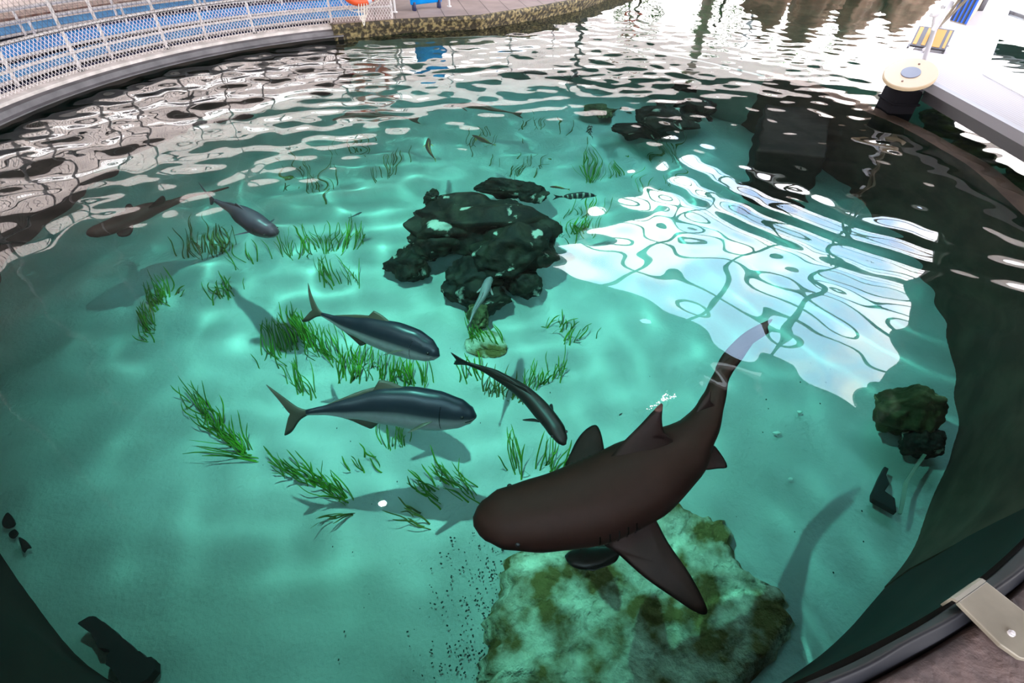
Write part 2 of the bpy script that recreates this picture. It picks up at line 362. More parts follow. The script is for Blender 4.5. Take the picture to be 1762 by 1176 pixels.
for k in range(len(edge)-1):
    for i in range(14): es.append(edge[k].lerp(edge[k+1], i/14))
es.append(edge[-1]); prof = [(0, wz+.004), (-.03, wz-.01), (-.045, .2), (-.02, .12), (.02, .05), (.03, -.2), (.03, -1.2), (.4, -1.2), (.4, wz+.004-.03)]
vs = []; fs = []; m_ = len(prof)
for i, p in enumerate(es):
    t = (es[min(i+1, len(es)-1)]-es[max(i-1, 0)]).normalized(); nn = Vector((-t.y, t.x, 0))
    for j, (o_, z_) in enumerate(prof):
        dd = .02*noise.noise(Vector((i*.5, j*.8, 0))) if 0 < j < 6 else 0; vs.append(p*1.0+nn*(o_+dd)+Vector((0, 0, z_-wz)))
for i in range(len(es)-1):
    for j in range(m_): fs.append((i*m_+j, i*m_+(j+1) % m_, (i+1)*m_+(j+1) % m_, (i+1)*m_+j))
fs += [tuple(range(m_)), tuple((len(es)-1)*m_+j for j in range(m_-1, -1, -1))]
tag(mb.add(vs, fs).build('trim_3', M['algae']), 'algae stained stone edge of the slab walkway', kind='structure')
# white posts and a blue panel along the walk
M['white'] = mat('white_paint', (.50, .49, .50), .4)
for k, (px, py) in enumerate(((680, 22), (773, 12), (880, -8), (960, -30), (1040, -60))):
    b = WP(px, py, wz); t = empty('railing_post', b, 'white railing post on the slab walkway, '+('beside the mesh fence end', 'past the blue board', 'third from the fence', 'fourth from the fence', 'fifth from the fence')[k], 'post', 'white posts along the slab walkway')
    MB().tube([b, b+Vector((0, 0, 1.15))], .025, 12).build('pole', M['white'], t); MB().disc(b+Vector((0, 0, .012)), .05, .02, 16).build('base_plate', M['white'], t)
bp0, bp1 = WP(850, -48, wz), WP(985, -95, wz); dv = (bp1-bp0); mb = MB()
nv_ = Vector((-dv.y, dv.x, 0)).normalized()*.05
mb.prism([(p.x, p.y) for p in (bp0, bp1, bp1+nv_, bp0+nv_)], wz+.1, wz+1.1)
tag(mb.build('barrier_panel', M['blue'], smooth=False), 'long blue barrier panel at the back of the slab walkway', 'panel')

# lifebuoy on the fence
M['orange'] = mat('orange', (.62, .075, .02), .45); M['band'] = mat('band', (.45, .45, .55), .5); M['rope'] = mat('rope', (.55, .50, .44), .8, bump=.002, bscale=60)
def lifebuoy(c, ax, up, r, rt, label, cat='lifebuoy', nm='lifebuoy'):
    t = empty(nm, c, label, cat); n_ = ax.cross(up).normalized()
    cir = lambda a, rr: c+ax*math.cos(a)*rr+up*math.sin(a)*rr
    MB().tube([cir(2*math.pi*i/48, r) for i in range(48)], rt, 16, closed=True).build('ring', M['orange'], t)
    for k in range(4):
        a0 = math.pi/4+.35+k*math.pi/2; MB().tube([cir(a0+(i-2)*.05, r) for i in range(5)], rt*1.03, 16).build('band', M['band'], t)
    for k in range(4):
        a0 = math.pi/4+.35+k*math.pi/2; MB().tube([cir(a0+math.pi/2*i/12, r+rt*1.1+.09*math.sin(math.pi*i/12)) for i in range(13)], .008, 6).build('grab_rope', M['rope'], t)
    return t
bb = WP(622, 12, .72); af = A_(bb); bb = Vector((*ringp(af, RF_-.12), 0)); zt = .72
best = min((abs((WP(622, 11, z_)-Vector((*ringp(af, RF_-.12), z_))).length), z_) for z_ in [i*.01 for i in range(20, 160)])
zb = best[1]; bc = Vector((WP(622, 11, zb).x, WP(622, 11, zb).y, zb+.44))
axb = Vector((-math.sin(af), math.cos(af), 0))
lifebuoy(bc, axb, Vector((0, 0, 1)), .36, .08, 'orange lifebuoy with white rope hanging on the mesh fence end')
mb = MB(); c0 = bc+Vector((0, 0, -.38))-Vector((math.cos(af), math.sin(af), 0))*.1
for k, (sx_, dz) in enumerate(((.05, .30), (.0, .36), (-.05, .27))):
    mb.tube(smooth_line([c0+axb*(.02+sx_), c0+axb*(.05+sx_)-Vector((0, 0, dz*.6)), c0+axb*.03-Vector((0, 0, dz)), c0+axb*(-.01+sx_)-Vector((0, 0, dz*.6)), c0+axb*(-.03+sx_)], 5), .009, 6)
tag(mb.build('throw_rope', M['rope'], origin=c0), 'coil of white rope dangling from the orange lifebuoy', 'rope')
p = WP(733, 0, .55); t = empty('float_board', (p.x, p.y, wz), 'bright blue rounded board standing on the slab walkway', 'board')
p0, p1 = WP(706, 6, .40), WP(760, 0, .40); d_ = (p1-p0).normalized(); Mx = Matrix((d_, Vector((-d_.y, d_.x, 0)), Vector((0, 0, 1)))).transposed(); ll = (p1-p0).length
MB().box(((p0.x+p1.x)/2, (p0.y+p1.y)/2, .62), (ll, .06, .5), Mx, .028).build('board', M['blue'], t)
mb = MB().box((p0+d_*.08)+Vector((0, 0, -.06)), (.06, .1, .16), Mx, .01); mb.build('foot', M['navy'], t); MB().box((p1-d_*.08)+Vector((0, 0, -.06)), (.06, .1, .16), Mx, .01).build('foot', M['navy'], t)

# ------------------------------------------------------------------ ceiling with a skylight, pillars
SC = 1.25
sk = [RF(1490, 712, CEIL), RF(935, 452, CEIL)]
P1 = sk[0]; P2 = sk[1]; uu = (P2-P1); vv = Vector((-uu.y, uu.x, 0)).normalized(); vv = -vv if vv.y < 0 else vv
P4 = P1+vv*9.2; P3 = P2+vv*9.0
hole = [P1, P2, P3, P4]
inner = [Vector((-19, -6, 0)), Vector((-18, 9, 0)), Vector((-15, 15.5, 0)), Vector((-10.5, 21, 0)), Vector((-6, 26, 0)), Vector((0, 30, 0)), Vector((8, 31.5, 0)), Vector((18, 31, 0)), Vector((19, 22, 0)), Vector((17, 14, 0)), Vector((17, -6, 0))]
outer = [Vector((-26, -6, 0)), Vector((-25, 12, 0)), Vector((-21, 24, 0)), Vector((-13, 32, 0)), Vector((-6, 39, 0)), Vector((1, 43, 0)), Vector((9, 42, 0)), Vector((17, 33, 0)), Vector((20, 22, 0)), Vector((19, 14, 0)), Vector((19, -6, 0))]
M['ceil'] = mat('ceiling', (.05, .04, .035), .9, col2=(.09, .07, .06), scale=.5)
tr = tessellate_polygon([[Vector((p.x, p.y, 0)) for p in inner], [Vector((p.x, p.y, 0)) for p in hole]])
allv = inner+hole; n = len(allv); mb = MB()
vs = [(p.x, p.y, CEIL) for p in allv]+[(p.x, p.y, CEIL+.25) for p in allv]
fs = [tuple(t_) for t_ in tr]+[tuple(i+n for i in t_) for t_ in tr]
ni = len(inner)
fs += [(i, (i+1) % ni, (i+1) % ni+n, i+n) for i in range(ni)]+[(ni+i, ni+(i+1) % 4, ni+(i+1) % 4+n, ni+i+n) for i in range(4)]
tag(mb.add(vs, fs).build('ceiling', M['ceil'], smooth=False), 'dark roof over the tank', kind='structure')
mf = bpy.data.materials.new('cream_fabric'); mf.use_nodes = True; nt = mf.node_tree; b = nt.nodes['Principled BSDF']
tl = nt.nodes.new('ShaderNodeBsdfTranslucent'); tl.inputs[0].default_value = (.42, .34, .29, 1); b.inputs['Base Color'].default_value = (.6, .5, .42, 1)
mx = nt.nodes.new('ShaderNodeMixShader'); mx.inputs[0].default_value = .6; nt.links.new(b.outputs[0], mx.inputs[1]); nt.links.new(tl.outputs[0], mx.inputs[2]); nt.links.new(mx.outputs[0], nt.nodes['Material Output'].inputs[0])
mb = MB(); n = len(inner); vs = [(p.x, p.y, CEIL+.1) for p in inner]+[(p.x, p.y, CEIL-.4) for p in outer]
fs = [(i, i+1, i+1+n, i+n) for i in range(n-1)]; mb.add(vs, fs)
tag(mb.build('canopy', mf, smooth=False, recalc=False), 'cream fabric canopy stretched round the dark roof', kind='structure')
M['frame'] = mat('skylight_frame', (.16, .17, .14), .6)
fr_ = empty('skylight_frame', P1, 'thin metal frame of the roof opening, mirrored in the water', 'frame')
mb = MB()
for a, b in ((P1, P2), (P2, P3), (P3, P4), (P4, P1)):
    a_, b_ = Vector((a.x, a.y, CEIL-.03)), Vector((b.x, b.y, CEIL-.03)); mb.tube([a_, b_], .16, 6)
mb.build('border', M['frame'], fr_, smooth=False)
for i in range(1, 4):
    a, b = P1.lerp(P2, i/4), P4.lerp(P3, i/4); MB().tube([(a.x, a.y, CEIL), (b.x, b.y, CEIL)], .085, 6).build('glazing_bar', M['frame'], fr_)
for i in range(1, 5):
    a, b = P1.lerp(P4, i/5), P2.lerp(P3, i/5); MB().tube([(a.x, a.y, CEIL+.05), (b.x, b.y, CEIL+.05)], .075, 6).build('glazing_bar', M['frame'], fr_)
M['pillar'] = mat('tan_pillar', (.35, .28, .23), .7); M['pillar2'] = mat('grey_pillar', (.14, .14, .14), .7)
for k, (px, py, rr) in enumerate(((1236, -75, .28), (1008, -52, .17), (1100, -95, .07), (1330, -95, .07))):
    b = WP(px, py, -.5); MB()
    t = empty('pillar', b, ('thick tan pillar standing in the far lagoon', 'grey pillar behind the slab walkway', 'thin pillar near the red ring buoy', 'thin grey pillar right of the tan one')[k], 'pillar')
    MB().tube([b-Vector((0, 0, D-.5)), Vector((b.x, b.y, CEIL))], rr, 16).build('shaft', M['pillar'] if k == 0 else M['pillar2'], t)
    MB().disc(Vector((b.x, b.y, CEIL-.15)), rr*1.4, .15, 20).build('capital', M['pillar2'], t)
b = WP(1100, -80, 0); lifebuoy(b+Vector((0, -.1, 2.7)), Vector((1, 0, 0)), Vector((0, 0, 1)), .34, .08, 'small red orange ring buoy on the thin far pillar')

# the lamp above the tank
lp = RF(672, 868, CEIL-.45)
t = empty('floodlight', (lp.x, lp.y, CEIL), 'round floodlight hanging from the roof, seen as a white glint', 'lamp')
M['black'] = mat('black_metal', (.02, .02, .02), .5)
MB().tube([(lp.x, lp.y, CEIL), (lp.x, lp.y, lp.z+.2)], .02, 8).build('stem', M['black'], t)
mb = MB(); vs = []; fs = []; n = 24
for r, z in ((.03, .26), (.10, .22), (.16, .08), (.17, .0), (.15, .0), (.13, .08), (.03, .18)):
    for k in range(n): vs.append((lp.x+r*math.cos(6.2832*k/n), lp.y+r*math.sin(6.2832*k/n), lp.z+z))
for j in range(6):
    for k in range(n): fs.append((j*n+k, j*n+(k+1) % n, j*n+n+(k+1) % n, j*n+n+k))
mb.add(vs, fs).build('lamp_shade', M['black'], t)
l = bpy.data.lights.new('floodlight_beam', 'SPOT'); lo = bpy.data.objects.new('floodlight_beam', l); C.objects.link(lo); lo.location = lp-Vector((0, 0, .06))
aim = Vector((-.8, 5.0, 0)); lo.rotation_euler = (aim-lp).to_track_quat('-Z', 'Y').to_euler()
l.energy = LAMP*1.0; l.spot_size = math.radians(76); l.spot_blend = 1; l.shadow_soft_size = .06; l.color = (1, .97, .9); l.cycles.is_caustics_light = True
# a fluorescent tube whose reflection lies across the shark's tail
a, b = RF(1213, 641, CEIL-.3), RF(1326, 655, CEIL-.3); t = empty('tube_light', ((a+b)/2)+Vector((0, 0, .3)), 'white fluorescent tube light under the roof, mirrored by the shark tail', 'lamp')
em = bpy.data.materials.new('tube_glow'); em.use_nodes = True; em.node_tree.nodes['Principled BSDF'].inputs['Emission Color'].default_value = (.8, .9, 1, 1); em.node_tree.nodes['Principled BSDF'].inputs['Emission Strength'].default_value = 5
MB().tube([a, b], .05, 10).build('tube', em, t); d_ = (b-a).normalized(); Mx = Matrix((d_, Vector((-d_.y, d_.x, 0)), Vector((0, 0, 1)))).transposed()
MB().box((a+b)/2+Vector((0, 0, .1)), ((b-a).length*1.03, .2, .06), Mx, .015).build('housing', M['white'], t)
for e_ in (a, b): MB().tube([e_+Vector((0, 0, .12)), (e_.x, e_.y, CEIL)], .01, 6).build('hanger', M['black'], t)

# ------------------------------------------------------------------ near rim: stone, liner fold, metal strap
M['stone'] = mat('reddish_stone', (.040, .024, .021), .75, col2=(.105, .066, .056), scale=7, detail=9, pos=(.35, .7), bump=.02, bscale=14)
M['fold'] = mat('liner_fold', (.008, .008, .010), .55, spec=.2)
M['strap'] = mat('beige_metal', (.19, .165, .125), .4, .4, col2=(.24, .21, .16), scale=5)
mb = MB(); vs = []; fs = []; n = 90; rows = [0, .02, .06, .12, .2, .35, .6, 1.0, 1.6, 2.4]
for i in range(n+1):
    a = aL1-.02+(aN1+.5-aL1)*i/n
    for j, r in enumerate(rows):
        x, y = ringp(a, R0+.10+r+bulge(a, 0)); z = (.02 if j == 0 else .10)+.022*noise.noise(Vector((x*3, y*3, 0)))+.008*noise.noise(Vector((x*14, y*14, 0))); vs.append((x, y, z))
m_ = len(rows)
for i in range(n):
    for j in range(m_-1): fs.append((i*m_+j, i*m_+j+1, (i+1)*m_+j+1, (i+1)*m_+j))
vb = [(x, y, -.4) for x, y, z in vs]; nn = len(vs); fs += [tuple(k+nn for k in q_) for q_ in fs]
for i in range(n): fs.append((i*m_, (i+1)*m_, (i+1)*m_+nn, i*m_+nn))
tag(mb.add(vs+vb, fs).build('rim_near', M['stone'], angle=180), 'rough reddish brown stone rim at the near edge of the tank', kind='structure')
mb = MB(); vs = []; fs = []; n = 140
for i in range(n+1):
    a = aL1+(aN1-aL1)*i/n; wv = .045*noise.noise(Vector((a*7, 1, 0)))+.02*noise.noise(Vector((a*19, 2, 0)))
    hgt = .13+.03*noise.noise(Vector((a*9, 5, 0)))
    for r, z in ((-.02, -.05), (-.01+wv*.4, hgt*.6), (.015+wv, hgt-.02), (.03+wv, hgt+.004), (.05+wv, hgt), (.055+wv, hgt-.03), (.10+wv*.5, .09), (.12, .04)):
        x, y = ringp(a, R0+r*.62+.03+bulge(a, 0)); vs.append((x, y, z))
for i in range(n):
    for j in range(7): fs.append((i*8+j, i*8+j+1, (i+1)*8+j+1, (i+1)*8+j))
tag(mb.add(vs, fs).build('trim_4', M['fold'], angle=180, recalc=False), 'folded black liner edge along the stone rim', kind='structure')
q3 = [WP(*p, .15) for p in ((1648, 1036), (1697, 1001), (1762, 1052), (1800, 1085), (1812, 1118), (1790, 1140), (1755, 1133), (1722, 1110))]
cc = sum(q3, Vector())/8; t = empty('metal_strap', (cc.x, cc.y, .11), 'beige metal strap bolted onto the brown stone rim', 'strap')
mb = MB(); n = len(q3); o = mb.prism([(p.x, p.y) for p in q3], .125, .152).build('plate', M['strap'], t, smooth=False)
bv = o.modifiers.new('b', 'BEVEL'); bv.width = .006; bv.segments = 3
e0, e1 = q3[0], q3[1]; ex = (e1-e0).normalized(); ey = Vector((-ex.y, ex.x, 0)); ey = ey if (ey.dot(e0-cc) > 0) else -ey
vs = []; pr = [(0, .152), (.015, .148), (.024, .135), (.026, .06), (.016, .06), (.014, .13), (0, .138)]
for e in (e0, e1): vs += [e+ey*r+Vector((0, 0, z-.15)) for r, z in pr]
MB().add(vs, [(j, j+1, j+8, j+7) for j in range(6)]+[tuple(range(7)), tuple(range(13, 6, -1))]).build('bent_lip', M['strap'], t)
bl = WP(1741, 1090, .16)
bt = MB().disc(bl+Vector((0, 0, -.004)), .013, .012, 20).build('washer', M['galv'], t); MB().disc(bl+Vector((0, 0, .004)), .008, .014, 6).build('bolt_head', M['galv'], bt)

# ------------------------------------------------------------------ rocks
def rock_mat(name, c1, c2, patch, amt, sc=5):
    m = mat(name, c1, .75, col2=c2, scale=sc, detail=8, bump=.03, bscale=9, spec=.3); nt = m.node_tree; N = nt.nodes.new; L = nt.links.new; b = nt.nodes['Principled BSDF']
    tc = N('ShaderNodeTexCoord'); z = N('ShaderNodeTexNoise'); z.inputs['Scale'].default_value = sc*.7; z.inputs['Detail'].default_value = 7; mp = N('ShaderNodeMapping'); mp.inputs[1].default_value = (7, 3, 5); L(tc.outputs['Object'], mp.inputs[0]); L(mp.outputs[0], z.inputs[0])
    r = N('ShaderNodeValToRGB'); r.color_ramp.elements[0].position = amt; r.color_ramp.elements[1].position = amt+.04; L(z.outputs[0], r.inputs[0])
    mx = N('ShaderNodeMix'); mx.data_type = 'RGBA'; L(r.outputs[0], mx.inputs[0]); L(nt.nodes[m['ramp']].outputs[0], mx.inputs['A']); mx.inputs['B'].default_value = (*patch, 1); L(mx.outputs['Result'], b.inputs['Base Color'])
    return m
M['rock'] = rock_mat('dark_rock', (.010, .008, .006), (.035, .030, .018), (.50, .50, .40), .625)
M['rock2'] = rock_mat('olive_rock', (.05, .05, .016), (.14, .13, .05), (.30, .27, .12), .62)
M['rock3'] = rock_mat('algae_rock', (.02, .03, .006), (.10, .13, .025), (.22, .26, .12), .62, 3)
M['lime'] = mat('limestone', (.80, .74, .55), .9, col2=(.19, .125, .04), scale=3.0, detail=15, pos=(.38, .58), bump=.06, bscale=14, spec=.1)
def rock(center, rad, m, name='rock', seed=0, cut=.5, label=None, cat='rock', group=None, sub=5, rot=0, rough=.5):
    bm = bmesh.new(); bmesh.ops.create_icosphere(bm, subdivisions=sub, radius=1); g = random.Random(seed)
    pl = [(Vector((g.gauss(0, 1), g.gauss(0, 1), g.gauss(0, 1))).normalized(), g.uniform(.62, .9)) for _ in range(11)]
    for v in bm.verts:
        p = v.co.copy()
        for nn, d_ in pl:
            k = p.dot(nn)-d_
            if k > 0: p -= nn*k*.85
        o_ = Vector((seed*3.1, seed, 0)); p += p.normalized()*(rough*.45*noise.noise(p*1.7+o_)+rough*.25*noise.noise(p*4+o_)+rough*.12*noise.noise(p*9+o_))
        p = Vector((p.x*rad[0], p.y*rad[1], p.z*rad[2])); v.co = Matrix.Rotation(rot, 3, 'Z') @ p
    me = bpy.data.meshes.new(name); bm.to_mesh(me); bm.free(); me.shade_smooth(); me.materials.append(m)
    o = bpy.data.objects.new(name, me); C.objects.link(o); o.location = center; o.cycles.is_caustics_receiver = True
    return tag(o, label, cat, group)
def rk(px, py, wpx, hpx, z, zr, m, seed, label, group=None, rot=0, **k):   # a rock that spans about wpx x hpx seen from the rim
    c = UW(px, py, z); rx = (UW(px+wpx/2, py, z)-UW(px-wpx/2, py, z)).length/2; ry = (UW(px, py-hpx/2, z)-UW(px, py+hpx/2, z)).length/2
    rx *= 1.22; ry = max(.45*rx, ry*1.2-zr*.25); zr *= 1.1
    return rock(c, (rx, ry, zr), m, seed=seed, label=label, group=group, rot=rot, **k)
rp = 'dark boulders piled at the middle of the tank'
rk(842, 385, 200, 95, -2.15, .50, M['rock'], 3, 'largest dark boulder at the middle of the central pile', rp)
rk(880, 425, 130, 100, -2.2, .45, M['rock'], 4, 'dark boulder on the right flank of the central pile', rp)
rk(760, 400, 110, 65, -2.3, .35, M['rock'], 5, 'dark boulder on the left flank of the central pile', rp)
rk(702, 457, 66, 46, -2.55, .2, M['rock'], 6, 'small pale spotted rock lying apart at the left of the pile', rp)
rk(812, 478, 95, 75, -2.45, .28, M['rock'], 7, 'dark rock below the big boulder, above the grey fish', rp)
rk(898, 487, 56, 48, -2.5, .24, M['rock'], 8, 'rounded black rock at the lower right of the pile', rp)
rk(838, 515, 72, 50, -2.6, .18, M['rock'], 9, 'flat dark rock at the bottom of the pile beside the grey fish', rp)
rk(742, 335, 30, 26, -2.3, .16, M['rock'], 10, 'small knob of rock at the upper left of the pile', rp)
rk(862, 322, 80, 24, -2.2, .2, M['rock'], 11, 'long dark rock at the upper edge of the pile', rp)
rk(915, 334, 50, 32, -2.25, .2, M['rock'], 12, 'squarish rock at the upper right corner of the pile', rp)
rk(728, 430, 60, 40, -2.5, .2, M['rock'], 13, 'dark rock joining the small left rock to the pile', rp)
rk(826, 545, 30, 38, -2.6, .14, M['rock2'], 14, 'olive weedy stone under the grey fish tail')
rk(838, 590, 55, 45, -2.76, .06, M['lime'], 44, 'pale low stone between the grass below the rock pile')
# far rocks
fp = 'dark rocks of the far reef'
rk(1150, 205, 95, 42, -2.0, .40, M['rock'], 15, 'big dark rock of the far reef beneath the ripples', fp)
rk(1195, 185, 60, 26, -1.9, .35, M['rock'], 16, 'upper dark rock of the far reef', fp)
rk(1095, 222, 60, 24, -2.3, .22, M['rock'], 17, 'low dark rock at the left of the far reef', fp)
rk(1214, 196, 14, 22, -2.1, .12, M['rock'], 18, 'narrow dark stone right of the far reef', fp)
rk(1190, 150, 50, 12, -1.9, .2, M['rock'], 19, 'small dark rock farthest back on the reef', fp)
rk(1040, 190, 60, 22, -2.6, .12, M['rock2'], 20, 'yellowish weedy rock left of the far reef', None)
# right side
rk(1555, 705, 92, 80, -2.35, .42, M['rock2'], 21, 'olive lumpy boulder against the dark right wall', None)
rk(1590, 760, 60, 50, -2.5, .25, M['rock'], 22, 'dark stone under the olive boulder by the wall', None)
# brown block
M['block'] = mat('brown_block', (.018, .010, .008), .85, col2=(.035, .022, .016), scale=3, detail=7, spec=.2)
z0 = -1.0; bq = [UW(*p, z0) for p in ((1305, 262), (1420, 272), (1430, 190), (1318, 178))]
bm_ = MB().prism([(p.x, p.y) for p in bq], -D-.1, z0); o = bm_.build('pier_block', M['block'], smooth=False); bv = o.modifiers.new('b', 'BEVEL'); bv.width = .05; bv.segments = 3
tag(o, 'dark brown submerged block left of the dock', 'block')
# algae rocks behind the right wall
for k, (px, py, a, b, z, zr) in enumerate(((1640, 215, 90, 50, -.55, .35), (1725, 262, 110, 50, -.55, .35), (1700, 235, 70, 40, -.4, .3), (1790, 320, 90, 60, -.5, .32))):
    rk(px, py, a, b, z, zr, M['rock3'], 30+k, ('green algae rock just under the dock corner', 'mossy rock under the middle of the dock beam', 'mossy rock behind the others beneath the dock', 'green algae rock at the frame edge under the dock')[k], 'algae rocks behind the submerged wall')
# limestone shelf with algae
ol = [(870, 945), (850, 1010), (840, 1080), (815, 1180), (800, 1260), (1000, 1330), (1200, 1290), (1300, 1180), (1372, 1075), (1370, 1015), (1310, 985), (1268, 930), (1262, 890), (1225, 880), (1180, 856), (1130, 865), (1060, 890), (960, 930)]
zs = -2.58; oo = smooth_line([UW(*p, zs) for p in ol], 8, True); cc = sum(oo, Vector())/len(oo); mb = MB(); vs = [cc+Vector((0, 0, .03))]; fs = []; n = len(oo); K = 34
for j in range(1, K+1):
    t_ = j/K
    for i, p in enumerate(oo):
        rg = 1+.07*noise.noise(Vector((p.x*5, p.y*5, 0)))+.05*noise.noise(Vector((p.x*14, p.y*14, 0)))+.03*noise.noise(Vector((p.x*40, p.y*40, 0)))
        q_ = cc+(p-cc)*min(t_*1.02, 1)*(1 if t_ < .5 else rg); z = zs+.07*noise.noise(Vector((q_.x*2.2, q_.y*2.2, 0)))+.05*noise.noise(Vector((q_.x*6, q_.y*6, 0)))+.03*noise.noise(Vector((q_.x*16, q_.y*16, 0)))
        if t_ > .86: z -= ((t_-.86)/.14)**1.5*.30
        vs.append(Vector((q_.x, q_.y, z)))
for i in range(n): fs.append((0, 1+i, 1+(i+1) % n))
for j in range(K-1):
    for i in range(n): fs.append((1+j*n+i, 1+(j+1)*n+i, 1+(j+1)*n+(i+1) % n, 1+j*n+(i+1) % n))
tag(mb.add(vs, fs).build('reef_shelf', M['lime'], origin=cc, angle=180), 'pale limestone shelf with brown algae beneath the shark', 'rock')

# ------------------------------------------------------------------ debris
M['debris'] = mat('black_debris', (.006, .006, .006), .8)
def flat(name, pts, z, th_, m, label, cat, n=3, sm=True, seed=1, jag=0):
    P = [UW(*p, z) for p in pts]; P = smooth_line(P, n, True) if sm else P
    if jag: P = [p+Vector((jag*noise.noise(p*20), jag*noise.noise(p*20+Vector((9, 9, 9))), 0)) for p in P]
    c = sum(P, Vector())/len(P); o = MB().prism([(p.x, p.y) for p in P], z-th_, z).build(name, m, origin=(c.x, c.y, z-th_), smooth=False)
    bv = o.modifiers.new('b', 'BEVEL'); bv.width = min(.01, th_*.3); bv.segments = 2; return tag(o, label, cat)
flat('broken_slab', [(135, 1076), (152, 1064), (172, 1066), (195, 1085), (225, 1110), (250, 1130), (266, 1142), (240, 1178), (215, 1180), (190, 1150), (182, 1128), (186, 1118), (168, 1116), (160, 1096)], -2.6, .12, M['debris'], 'black broken slab lying on the sand by the left wall', 'debris', jag=.03)
flat('leaf_litter', [(2, 895), (12, 882), (25, 900), (14, 908), (3, 906)], -2.70, .03, M['debris'], 'small black heart shaped scrap at the left frame edge', 'debris')
flat('leaf_litter', [(32, 925), (44, 930), (53, 942), (46, 944), (40, 951), (36, 940)], -2.70, .03, M['debris'], 'small black forked scrap near the left wall', 'debris')
flat('leaf_litter', [(14, 918), (24, 911), (31, 917), (24, 926), (16, 925)], -2.72, .02, M['debris'], 'tiny grey scrap between the two black ones', 'debris')
flat('broken_frame', [(1524, 802), (1532, 806), (1526, 818), (1531, 834), (1522, 846), (1540, 858), (1543, 882), (1500, 858), (1500, 848), (1512, 822)], -2.6, .08, M['debris'], 'black broken angular frame by the right wall', 'debris', sm=False)
M['strip'] = mat('green_strip', (.25, .27, .2), .7)
flat('plastic_strip', [(1592, 776), (1597, 780), (1566, 830), (1552, 885), (1545, 884), (1556, 832)], -2.5, .02, M['strip'], 'pale green strip leaning along the foot of the right wall', 'debris', sm=False)
M['shell'] = mat('shell', (.8, .8, .7), .6)
for k, (px, py, s_) in enumerate(((1338, 743, .035), (1372, 710, .025), (1361, 826, .02))):
    rock(UW(px, py, -D+.05), (s_*1.4, s_*.8, s_*.5), M['shell'], 'shell_fragment', 60+k, label=('larger pale shell chip on the green sand right of the shark', 'pale shell chip above the larger one', 'tiny pale shell chip lowest of the three')[k], cat='shell', group='shell chips right of the shark', sub=2)
M['speck'] = mat('speck', (.02, .025, .02), .8); mb = MB()
for i in range(230):
    px = 868-abs(random.gauss(0, 55)); py = random.uniform(915, 1170); p = UW(px-(py-950)*.12, py, -D+.02); s_ = random.uniform(.004, .012)
    mb.box(p+Vector((0, 0, .02)), (s_, s_*1.6, s_), Matrix.Rotation(random.uniform(0, 3), 3, 'Z'))
for i in range(60):
    p = UW(random.uniform(450, 1500), random.uniform(600, 1170), -D+.02); s_ = random.uniform(.004, .009); mb.box(p+Vector((0, 0, .02)), (s_, s_*1.6, s_))
tag(mb.build('gravel_specks', M['speck'], smooth=False), 'dark specks of grit scattered on the sand beside the limestone shelf', 'grit', kind='stuff')

# ------------------------------------------------------------------ sea grass
def gm(name, a, b):
    m = mat(name, a, .5, col2=b, scale=5, detail=2, spec=.3); return m
M['grass'] = gm('sea_grass', (.06, .17, .012), (.14, .34, .02)); M['grass2'] = gm('old_sea_grass', (.10, .11, .02), (.18, .20, .04))
def clump(x0, y0, x1, y1, sp, n, dx, dy, ln, label, m='grass', rise=.75, var=.45, wd=.016):
    """base line from (x0,y0) to (x1,y1), blades leaning by about (dx,dy) in the view, ln metres long"""
    mb = MB(); a = Vector((x0, y0)); b = Vector((x1, y1)); g = random.Random(hash((x0, y0)) % 9999)
    org = UW((x0+x1)/2, (y0+y1)/2, -D+.01)
    for i in range(int(n*1.3)):
        p = a.lerp(b, g.random()); px, py = p.x+g.gauss(0, sp), p.y+g.gauss(0, sp*.6)
        base = UW(px, py, -D); base.z = floor_z(base.x, base.y)-.01
        zt = -D+ln*rise*g.uniform(.35, .85); tip = UW(px+dx*g.uniform(1-var, 1+var)+g.gauss(0, 7), py+dy*g.uniform(1-var, 1+var)+g.gauss(0, 7), zt)
        dd = tip-base; sd = dd.cross(Vector((0, 0, 1))); sd = (sd.normalized() if sd.length > 1e-4 else Vector((1, 0, 0)))
        bow = g.gauss(0, .07)*dd.length; bz = g.uniform(0, .12)*dd.length; K = 6; vs = []; fs = []; w_ = wd*g.uniform(.7, 1.2)
        up = sd.cross(dd.normalized())
        tw = g.uniform(-.9, .9); 
        for k in range(K+1):
            t_ = k/K; c = base+dd*t_+sd*bow*math.sin(math.pi*t_)+Vector((0, 0, bz*math.sin(math.pi*t_)))+sd*.006*math.sin(t_*6+i)
            w2 = w_*(1-.15*t_)*(1 if k < K else .35); s2 = sd*math.cos(tw)+up*math.sin(tw); nn = (up*math.cos(tw)-sd*math.sin(tw))*.0012
            vs += [c-s2*w2/2, c+nn, c+s2*w2/2, c-nn]
        for k in range(K):
            for j_ in range(4): fs.append((k*4+j_, k*4+(j_+1) % 4, k*4+4+(j_+1) % 4, k*4+4+j_))
        fs.append((K*4, K*4+1, K*4+2, K*4+3)); mb.add(vs, fs)
    o = mb.build('seagrass_tuft', M[m], origin=org, angle=180, recalc=False)
    return tag(o, label, 'sea grass', 'tufts of sea grass on the sand', 'thing')
